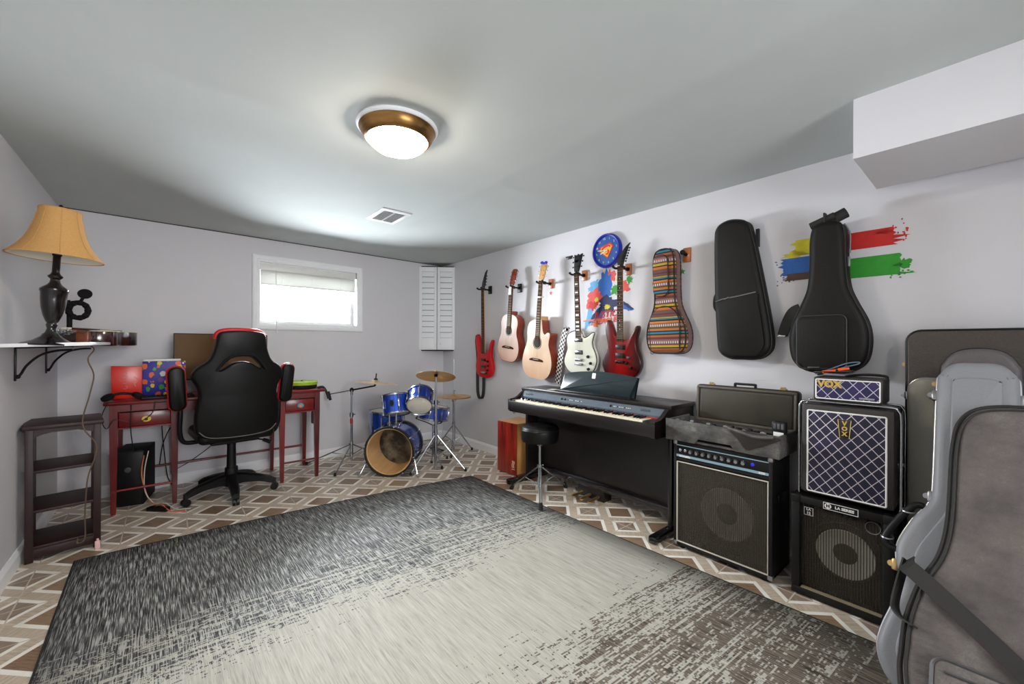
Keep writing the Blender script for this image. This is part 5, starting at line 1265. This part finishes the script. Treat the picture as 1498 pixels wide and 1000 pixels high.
for k in range(16):
    b = MB(); x = -.25+k*.031; b.box((x, -.125+.02*rr.random(), .10+.012*rr.random()), (.018+.01*rr.random(), .02, .03), .004, M=None); b.build('clasp', M['black_plastic'] if k % 3 else M['steel'], hc)
b = MB(); b.prism(cat_spline([(.08, .116), (.30, .108), (.27, .075), (.20, .04), (.165, .022), (.14, .03), (.11, .07)], 3), -.170, -.160, .003); b.build('cloth_fold', mat('case_cloth', (34, 27, 22), .6, var=.5, scale=20), hc)
b = MB(); b.tube(cat_spline([(.06, -.163, .12), (.12, -.175, .112), (.2, -.18, .1), (.28, -.175, .108)], 5, False), .010, 8); b.build('rolled_edge', WORN.m, hc)
LM = T(.03, .118, .085) @ RX(-.06)
b = MB(); b.prism(rrect(-.28, 0, .28, .235, .022), -.008, .055, .010, M=LM, bevback=.015, seg=3); ld = b.build('lid', LIDM, hc)
b = MB(); frame_box(b, -.272, .272, .008, .227, .013, -.016, -.006, .003)
for v in b.bm.verts: v.co = LM @ v.co
b.build('lid_rim', mat('lid_rim', (92, 84, 70), .45, var=.2), ld)
b = MB(); b.prism(rrect(-.25, .028, .25, .207, .012), -.0125, -.006, .003, M=LM); b.build('lid_panel', mat('lid_panel', (62, 58, 48), .5, var=.4, scale=12), ld)
b = MB(); b.box((0, .02, .252), (.12, .022, .014), .006); b.bx(-.062, -.05, .012, .028, .232, .255, .002); b.bx(.05, .062, .012, .028, .232, .255, .002)
for v in b.bm.verts: v.co = LM @ v.co
b.build('handle', M['black_plastic'], ld)
for x in (-.19, .20):
    b = MB(); b.bx(x-.016, x+.016, .004, .03, .233, .243, .003); b.cyl((x-.012, .006, .246), (x+.012, .006, .246), .006, n=10)
    for v in b.bm.verts: v.co = LM @ v.co
    b.build('latch', M['brass'], ld)
pa = thing('power_adapter', 'small black power adapter with pale label in the open case', 'adapter', (-.345, -3.965, .7275), (0, 0, WR-.1))
b = MB(); b.bx(-.032, .032, -.016, .016, .0, .095, .005); b.build('housing', M['black_plastic'], pa)
b = MB(); b.bx(-.024, .024, -.0175, -.0155, .012, .042, .001); b.build('label', M['white_plastic'], pa)
b = MB(); [b.bx(-.024+k*.018, -.012+k*.018, -.0172, -.0155, .058, .086, .001) for k in range(3)]; b.build('vent_slot', mat('slot_grey', (84, 84, 88), .5), pa)

# speaker cabinet at the floor
la = thing('speaker_cabinet', 'square black speaker cabinet with pale cone at the bottom of the stack', 'speaker', (-.265, -4.222, 0), (0, 0, WR))
X = .188; b = MB()
frame_box(b, -X, X, .004, .487, .036, -.145, .145, .006); b.bx(-X+.03, X-.03, .125, .143, .03, .46); b.bx(-X+.03, X-.03, -.075, -.06, .035, .455); b.build('cabinet', M['tolex'], la)
b = MB(); speaker_cone(b, .012, -.078, .243, .112, .046); b.build('speaker_cone', [CONE2, CAP, M['black_matte']], la)
b = MB(); b.bx(-X+.036, X-.036, -.118, -.116, .04, .451); b.build('grille_cloth', grille_mat('cab_grille', (40, 34, 26), (120, 106, 82), .26, .72, .0105), la)
b = MB(); b.bx(-X+.04, X-.04, -.143, -.119, .0395, .0425); b.build('dust', mat('lint', (150, 136, 110), .9, var=.5, scale=300, bump=1), la)
b = MB(); b.bx(-.058, .07, -.148, -.1445, .452, .484, .002); b.mi = 1; frame_box(b, -.058, .07, .452, .484, .0022, -.1492, -.1478, 0); b.text('LA SERIES', .0165, M=T(.021, -.1488, .468), extrude=.0004, bold=.0007)
b.lathe([(.013, 0), (.013, .0006), (0, .0006)], 24, M=T(-.04, -.1482, .468) @ RX(PI/2)); b.mi = 0; b.text('H', .019, M=T(-.04, -.1492, .468), extrude=.0004, bold=.001); b.build('badge', [M['black_matte'], M['white_plastic']], la)
b = MB(); b.bx(-.14, -.103, -.1215, -.1175, .392, .43, .001); b.mi = 1; frame_box(b, -.14, -.103, .392, .43, .002, -.1224, -.1212, 0); b.text('LA', .0155, M=T(-.1215, -.1222, .4205), extrude=.0004, bold=.0007); b.text('12', .0165, M=T(-.1215, -.1222, .4025), extrude=.0004, bold=.0007); b.build('badge', [M['black_matte'], M['white_plastic']], la)
b = MB(); b.torus(.026, .0012, 28, 5, M=T(.115, -.1195, .41) @ RX(PI/2)); b.build('port_ring', M['steel'], la)
corner_caps(la, (-X, X), -.145, (.487,), M['black_plastic'], .04)

def diamond(name, c1, c2, line, pitch, ratio=1.15):
    t = NT(name); s = t.sep(t.coord('Object'))
    u = t.math('MULTIPLY', t.math('ADD', s[0], t.math('MULTIPLY', s[2], 1/ratio)), 1/pitch); v = t.math('MULTIPLY', t.math('SUBTRACT', s[0], t.math('MULTIPLY', s[2], 1/ratio)), 1/pitch)
    du = t.math('ABSOLUTE', t.math('SUBTRACT', u, t.math('ROUND', u))); dv = t.math('ABSOLUTE', t.math('SUBTRACT', v, t.math('ROUND', v)))
    m = t.math('MINIMUM', du, dv)
    wn = t.n('ShaderNodeTexWhiteNoise', noise_dimensions='2D'); t.l(t.comb(t.math('FLOOR', u), t.math('FLOOR', v), 0.0), wn.inputs[0])
    thread = t.noise(t.mp((1, 1, 1)), 500, 2)
    body = t.mix(wn.outputs[0], lin(c1), lin(c2)); edge = t.math('LESS_THAN', m, .105)
    body = t.mix(edge, body, lin((62, 30, 50)))
    body = t.mix(t.math('MULTIPLY', thread, .3), body, (0, 0, 0))
    t.base(t.mix(t.math('LESS_THAN', m, .04), body, lin(line))); t.rough(.7); t.bump(thread, .2, .002); return t.m
BLACKV = mat('amp_vinyl', (46, 42, 40), .5, var=.3, scale=240, bump=.4)
GOLD = mat('gold_letter', (214, 180, 92), .35, .6)
vc = thing('speaker_cabinet', 'black speaker cabinet with blue diamond grille cloth in a chrome frame', 'speaker', (-.27, -4.241, .4925), (0, 0, WR))
b = MB(); b.bx(-.168, .168, -.13, .1, .014, .444, .012); b.build('cabinet', BLACKV, vc)
b = MB(); b.bx(-.139, .139, -.1325, -.128, .03, .412, .001); b.build('grille_cloth', diamond('diamond_cloth', (18, 22, 48), (34, 30, 62), (196, 196, 204), .047), vc)
b = MB(); b.tube([(x, -.1325, z) for x, z in rrect(-.142, .027, .142, .415, .006)], .0036, 8, closed=True); b.build('piping', M['white_plastic'], vc)
tp_ = [(-.024, .386), (.024, .386), (.017, .302), (-.017, .302)]
b = MB(); b.prism(tp_, -.1375, -.1325, .001); b.mi = 1; b.tube([(x, -.1378, z) for x, z in tp_], .0016, 6, closed=True)
for ch_, z, sz in (('V', .369, .029), ('O', .345, .025), ('X', .321, .025)): b.text(ch_, sz, M=T(0, -.1382, z), extrude=.0006, bold=.0012)
b.build('badge', [M['black_gloss'], GOLD], vc)
for y in (-.10, .03):
    b = MB(); b.tube(cat_spline([(-.184, y, 0), (-.184, y, .2), (-.184, y, .40), (-.176, y, .442), (-.15, y, .456), (0, y, .457), (.15, y, .456), (.176, y, .442), (.184, y, .40), (.184, y, .2), (.184, y, 0)], 6, False), .0055, 10); b.build('frame_tube', M['chrome'], vc)
for s in (-1, 1):
    b = MB(); b.cyl((s*.184, -.10, .004), (s*.184, .03, .004), .0055, n=10); b.build('frame_rail', M['chrome'], vc)
    b = MB(); b.cyl((s*.166, -.03, .2), (s*.186, -.03, .2), .012, n=14); b.build('pivot', M['chrome'], vc)
vh = thing('amplifier_head', 'small black amplifier head with blue diamond cloth and gold lettering on top', 'amplifier', (-.27, -4.243, .9565), (0, 0, WR))
b = MB(); b.bx(-.127, .127, -.11, .06, 0, .112, .009); b.build('cabinet', BLACKV, vh)
b = MB(); b.bx(-.114, .114, -.1125, -.108, .013, .099, .001); b.build('grille_cloth', diamond('diamond_cloth_small', (24, 26, 70), (52, 34, 92), (176, 180, 200), .047), vh)
b = MB(); b.tube([(x, -.1125, z) for x, z in rrect(-.116, .011, .116, .101, .005)], .0028, 8, closed=True); b.build('piping', M['white_plastic'], vh)
b = MB(); b.text('VOX', .042, M=T(-.063, -.1145, .079), extrude=.0012, spacing=1.0, bold=.0022); b.build('logo', GOLD, vh)
b = MB(); b.bx(.045, .098, -.1142, -.112, .018, .027, .001); b.build('name_plate', M['steel'], vh)
b = MB(); b.tube(cat_spline([(-.02, -.03, .113), (.02, -.03, .123), (.08, -.032, .128), (.125, -.035, .124), (.128, -.035, .116)], 5, False), .006, 8); b.build('strap_handle', M['black_plastic'], vh)
cb = thing('instrument_cable', 'coiled dark cable with orange plugs lying on the small amplifier head', 'cable', (-.30, -4.19, 1.0695), (0, 0, WR))
b = MB(); b.tube(cat_spline([(-.07+.09*t_/9*math.cos(t_*.8)+.02*t_/3, -.02+.03*math.sin(t_*.8), .006+.0028*t_) for t_ in range(14)], 4, False), .0045, 7); b.build('coil', M['cord'], cb)
b = MB(); b.tube(cat_spline([(-.02, -.02, .022), (.03, -.015, .045), (.08, -.01, .062), (.085, -.012, .072), (.04, -.016, .064), (-.03, -.02, .03), (-.08, -.02, .008)], 5, False), .003, 7); b.build('loop', mat('blue_grey_cable', (86, 110, 126), .5), cb)
b = MB(); b.cyl((-.045, -.045, .02), (.005, -.045, .03), .008, .006); b.cyl((.015, -.04, .034), (.055, -.04, .042), .008, .006); b.build('plug', mat('orange_plug', (226, 84, 30), .4), cb)

# ------------------------------------------------------------------ cases at the right
def latch(par, x, z, y, m=None, s=1):
    b = MB(); b.box((x, y, z), (.022*s, .03, .045*s), .006); b.cyl((x-.012*s, y-.01, z), (x-.012*s, y+.012, z), .012*s, n=12); b.build('latch', m or M['brass'], par)
bc = thing('hard_case', 'tall rectangular black textured hard case at the back against the wall', 'instrument case', (-.012, -4.675, 0), (0, 0, WR))
pb = rrect(-.255, 0.01, .255, 1.288, .05, 6)
b = MB(); b.prism(pb, -.135, 0, .008, seg=3); b.build('shell', mat('case_tolex', (62, 53, 47), .5, var=.4, scale=150, bump=.6), bc)
b = MB(); b.tube([(x, -.128, z) for x, z in pb], .006, 8, closed=True); b.tube([(x, -.07, z) for x, z in pb], .005, 8, closed=True); b.build('edge_binding', M['black_plastic'], bc)
for z in (1.13, .92): latch(bc, -.258, z, -.07, M['brass'], .8)
b = MB(); b.tube(cat_spline([(-.256, -.07, .56), (-.29, -.07, .54), (-.298, -.07, .46), (-.29, -.07, .38), (-.256, -.07, .36)], 5, False), .010, 8); b.build('handle', M['leather'], bc)
GREYC = mat('case_grey', (126, 127, 131), .5, var=.12, scale=240, bump=.15)
nc = thing('hard_case', 'grey-olive hard case with rounded corner standing left behind the arched case', 'instrument case', (-.155, -4.60, 0), (0, 0, WR))
pn_ = rrect(-.168, .01, .19, 1.075, .055, 6)
b = MB(); b.prism(pn_, -.105, 0, .012, seg=3); b.build('shell', mat('case_olive', (150, 146, 134), .5, var=.15, scale=200, bump=.2), nc)
b = MB(); b.bx(-.085, .17, -.109, -.103, .05, 1.055, .003); b.build('raised_panel', GREYC, nc)
b = MB(); b.tube([(x, -.052, z) for x, z in pn_], .0045, 8, closed=True); b.build('edge_binding', M['steel'], nc)
for z in (.995,): latch(nc, -.172, z, -.06, M['steel'], .8)
ac = thing('guitar_case', 'dark grey arched guitar case behind the light grey one', 'instrument case', (-.268, -4.645, 0), (0, 0, WR))
ch_ = [(0, .01), (.13, .015), (.19, .07), (.2, .17), (.185, .27), (.16, .35), (.165, .45), (.14, .55), (.108, .63), (.105, .75), (.105, 1.09), (.095, 1.15), (.06, 1.195), (0, 1.208)]
po = cat_spline(mirror(ch_), 5)
b = MB(); b.prism(po, -.095, 0, .02, seg=3); b.build('shell', mat('case_dark', (84, 79, 80), .5, var=.3, scale=180, bump=.4), ac)
b = MB(); b.tube([(q.x, -.048, q.y) for q in po], .005, 8, closed=True); b.build('edge_binding', M['black_plastic'], ac)
latch(ac, -.112, 1.06, -.055, M['brass'], .8)
TH1 = math.atan(.5/1.15)
gc = thing('guitar_case', 'light grey moulded guitar case leaning behind the black gig bag', 'instrument case', (-.95, -4.64, 0), (-TH1, 0, WR))
gh = [(0, .05), (.12, .055), (.19, .10), (.222, .17), (.218, .24), (.19, .34), (.172, .415), (.187, .48), (.187, .55), (.15, .648), (.112, .715), (.103, .79), (.103, 1.16), (.095, 1.22), (.06, 1.262), (0, 1.268)]
po = cat_spline(mirror(gh), 5)
b = MB(); b.prism(po, 0, .095, .028, seg=4); b.build('shell', GREYC, gc, 60)
gi = [(0, .10), (.09, .105), (.145, .14), (.172, .19), (.168, .25), (.145, .34), (.128, .415), (.14, .48), (.135, .54), (.10, .62), (.066, .70), (.062, .79), (.062, 1.15), (.055, 1.19), (0, 1.20)]
pi_ = cat_spline(mirror(gi), 5)
b = MB(); b.prism(pi_, -.006, .01, .006, seg=3, bevback=0); b.build('raised_panel', GREYC, gc, 60)
b = MB(); b.tube([(q.x*1.003, .05, q.y) for q in po], .005, 8, closed=True); b.build('edge_trim', mat('aluminium', (190, 192, 194), .35, .9), gc)
for sx, z in ((-1, 1.135), (1, 1.135), (-1, .74), ):
    latch(gc, sx*.108, z, .05, M['steel'], .9)
latch(gc, -.192, .47, .05, M['brass'], .9)
b = MB(); b.tube(cat_spline([(-.125, .05, .70), (-.15, .045, .695), (-.19, .045, .635), (-.222, .045, .565), (-.218, .05, .53), (-.19, .05, .525)], 5, False), .012, 10); b.build('handle', M['leather'], gc)
for x, z in ((-.165, .672), (-.218, .56)):
    b = MB(); b.torus(.016, .0035, 18, 6, M=T(x, .045, z) @ RX(.6)); b.build('handle_ring', M['steel'], gc)
TH2 = math.atan(.6)
gb = thing('gig_bag', 'dusty black padded gig bag leaning in front of the other cases', 'gig bag', (-1.2, -4.79, 0), (-TH2, 0, WR))
NY_ = NT('dusty_nylon'); n = NY_.noise(NY_.mp((1, 1, 1)), 5, 5, .65); n2 = NY_.noise(NY_.mp((1, 1, 1)), 260, 2)
NY_.base(NY_.ramp(NY_.math('ADD', NY_.math('MULTIPLY', n, .85), NY_.math('MULTIPLY', n2, .15)), [(.4, lin((70, 63, 62))), (.56, lin((92, 85, 82))), (.74, lin((132, 126, 122)))])); NY_.rough(.6)
wr_ = NY_.noise(NY_.mp((1, 1, 1.6)), 5.5, 3, .5); NY_.bump(NY_.math('MULTIPLY_ADD', wr_, 1.0, NY_.math('MULTIPLY', n2, .03)), .55, .05)
bh = [(0, .08), (.2, .085), (.27, .16), (.293, .26), (.293, .33), (.288, .42), (.262, .537), (.222, .64), (.205, .77), (.20, 1.03), (.178, 1.135), (.12, 1.182), (0, 1.192)]
po = cat_spline(mirror(bh), 5)
b = MB(); b.prism(po, .0, .11, .035, seg=4); b.build('bag_body', NY_.m, gb, 60)
b = MB(); b.tube([(q.x*1.0, .02, q.y) for q in po], .0075, 8, closed=True); b.tube([(q.x*.955, .004, .6+(q.y-.6)*.965) for q in po], .0045, 6, closed=True); b.build('piping', M['webbing'], gb)
pp = rrect(-.225, .13, .23, .345, .03)
b = MB(); b.prism(pp, -.022, .005, .012, seg=3, bevback=0); pk = b.build('front_pocket', NY_.m, gb, 60)
b = MB(); b.tube([(x, -.018, z) for x, z in pp], .005, 6, closed=True); b.tube([(-.2, -.0235, .312), (0, -.0245, .318), (.21, -.0235, .312)], .004, 6); b.build('zip', mat('zip_grey', (66, 68, 68), .45), pk)
b = MB(); b.ribbon(cat_spline([(-.295, .045, .60), (-.292, .01, .575), (-.262, -.008, .552), (-.12, -.014, .44), (.05, -.014, .30), (.18, -.022, .20)], 6, False), .05, .005, side=(.55, 0, .8)); b.build('strap', M['webbing'], gb)
b = MB(); b.ribbon(cat_spline([(-.30, .05, .60), (-.312, .045, .52), (-.318, .04, .45), (-.30, .01, .415), (-.262, -.006, .40)], 6, False), .046, .005, side=(.3, 1, 0)); b.build('strap_loop', M['webbing'], gb)
# ------------------------------------------------------------------ light
w = bpy.data.worlds.new('World'); SC.world = w; w.use_nodes = True
bg = w.node_tree.nodes['Background']; bg.inputs[0].default_value = (.86, .93, 1, 1); bg.inputs[1].default_value = 3.0
def area(name, loc, rot, sx, sy, power, col):
    l = bpy.data.lights.new(name, 'AREA'); l.shape = 'RECTANGLE'; l.size = sx; l.size_y = sy; l.energy = power; l.color = col
    o = bpy.data.objects.new(name, l); COL.objects.link(o); o.location = loc; o.rotation_euler = rot; return o
c = RZ(BA) @ Vector((-1.62, .46, 1.84))
area('window_daylight', c, (-PI/2+.12, 0, BA), 1.4, 1.0, 440, (.88, .94, 1.0))
area('added_window_fill', (-2.05, YF-.32, 1.5), (PI/2, 0, 0), 1.5, 1.1, 62, (.95, .97, 1.0))  # added fill from the camera side, shining in through the added window
# a second fixture of the same kind, added unseen behind the camera as fill
em2 = NT('lamp_glass_dimmer'); em2.b.inputs['Emission Color'].default_value = (1, .95, .9, 1); em2.b.inputs['Emission Strength'].default_value = 55
ceiling_light(-1.945, -5.5, 'added unseen round flush ceiling light at the near end of the room', em2.m)
# ------------------------------------------------------------------ camera
f, yaw, cy, roll = 595.9, .7024, 503.1, .0036
Rv = Vector((math.cos(yaw), -math.sin(yaw), 0)); Fv = Vector((math.sin(yaw), math.cos(yaw), 0)); Uv = Vector((0, 0, 1))
ax_, ay_ = Rv*math.cos(roll)+Uv*math.sin(roll), -Rv*math.sin(roll)+Uv*math.cos(roll)
cam = bpy.data.cameras.new('camera'); co = bpy.data.objects.new('camera', cam); COL.objects.link(co)
m3 = Matrix((ax_, ay_, -Fv)).transposed().to_4x4(); m3.translation = Vector((-2.774, -4.68, 1.22)); co.matrix_world = m3
cam.sensor_width = 36; cam.sensor_fit = 'HORIZONTAL'; cam.lens = f/1498*36; cam.shift_y = (cy-500)/1498; cam.clip_start = .02
SC.camera = co
SC.view_settings.view_transform = 'Standard'; SC.view_settings.look = 'None'; SC.view_settings.exposure = .5; SC.view_settings.gamma = 1
SC.cycles.use_denoising = True; SC.cycles.max_bounces = 8; SC.cycles.diffuse_bounces = 5; SC.cycles.transparent_max_bounces = 12
SC.cycles.caustics_reflective = False; SC.cycles.caustics_refractive = False; SC.cycles.sample_clamp_indirect = 6
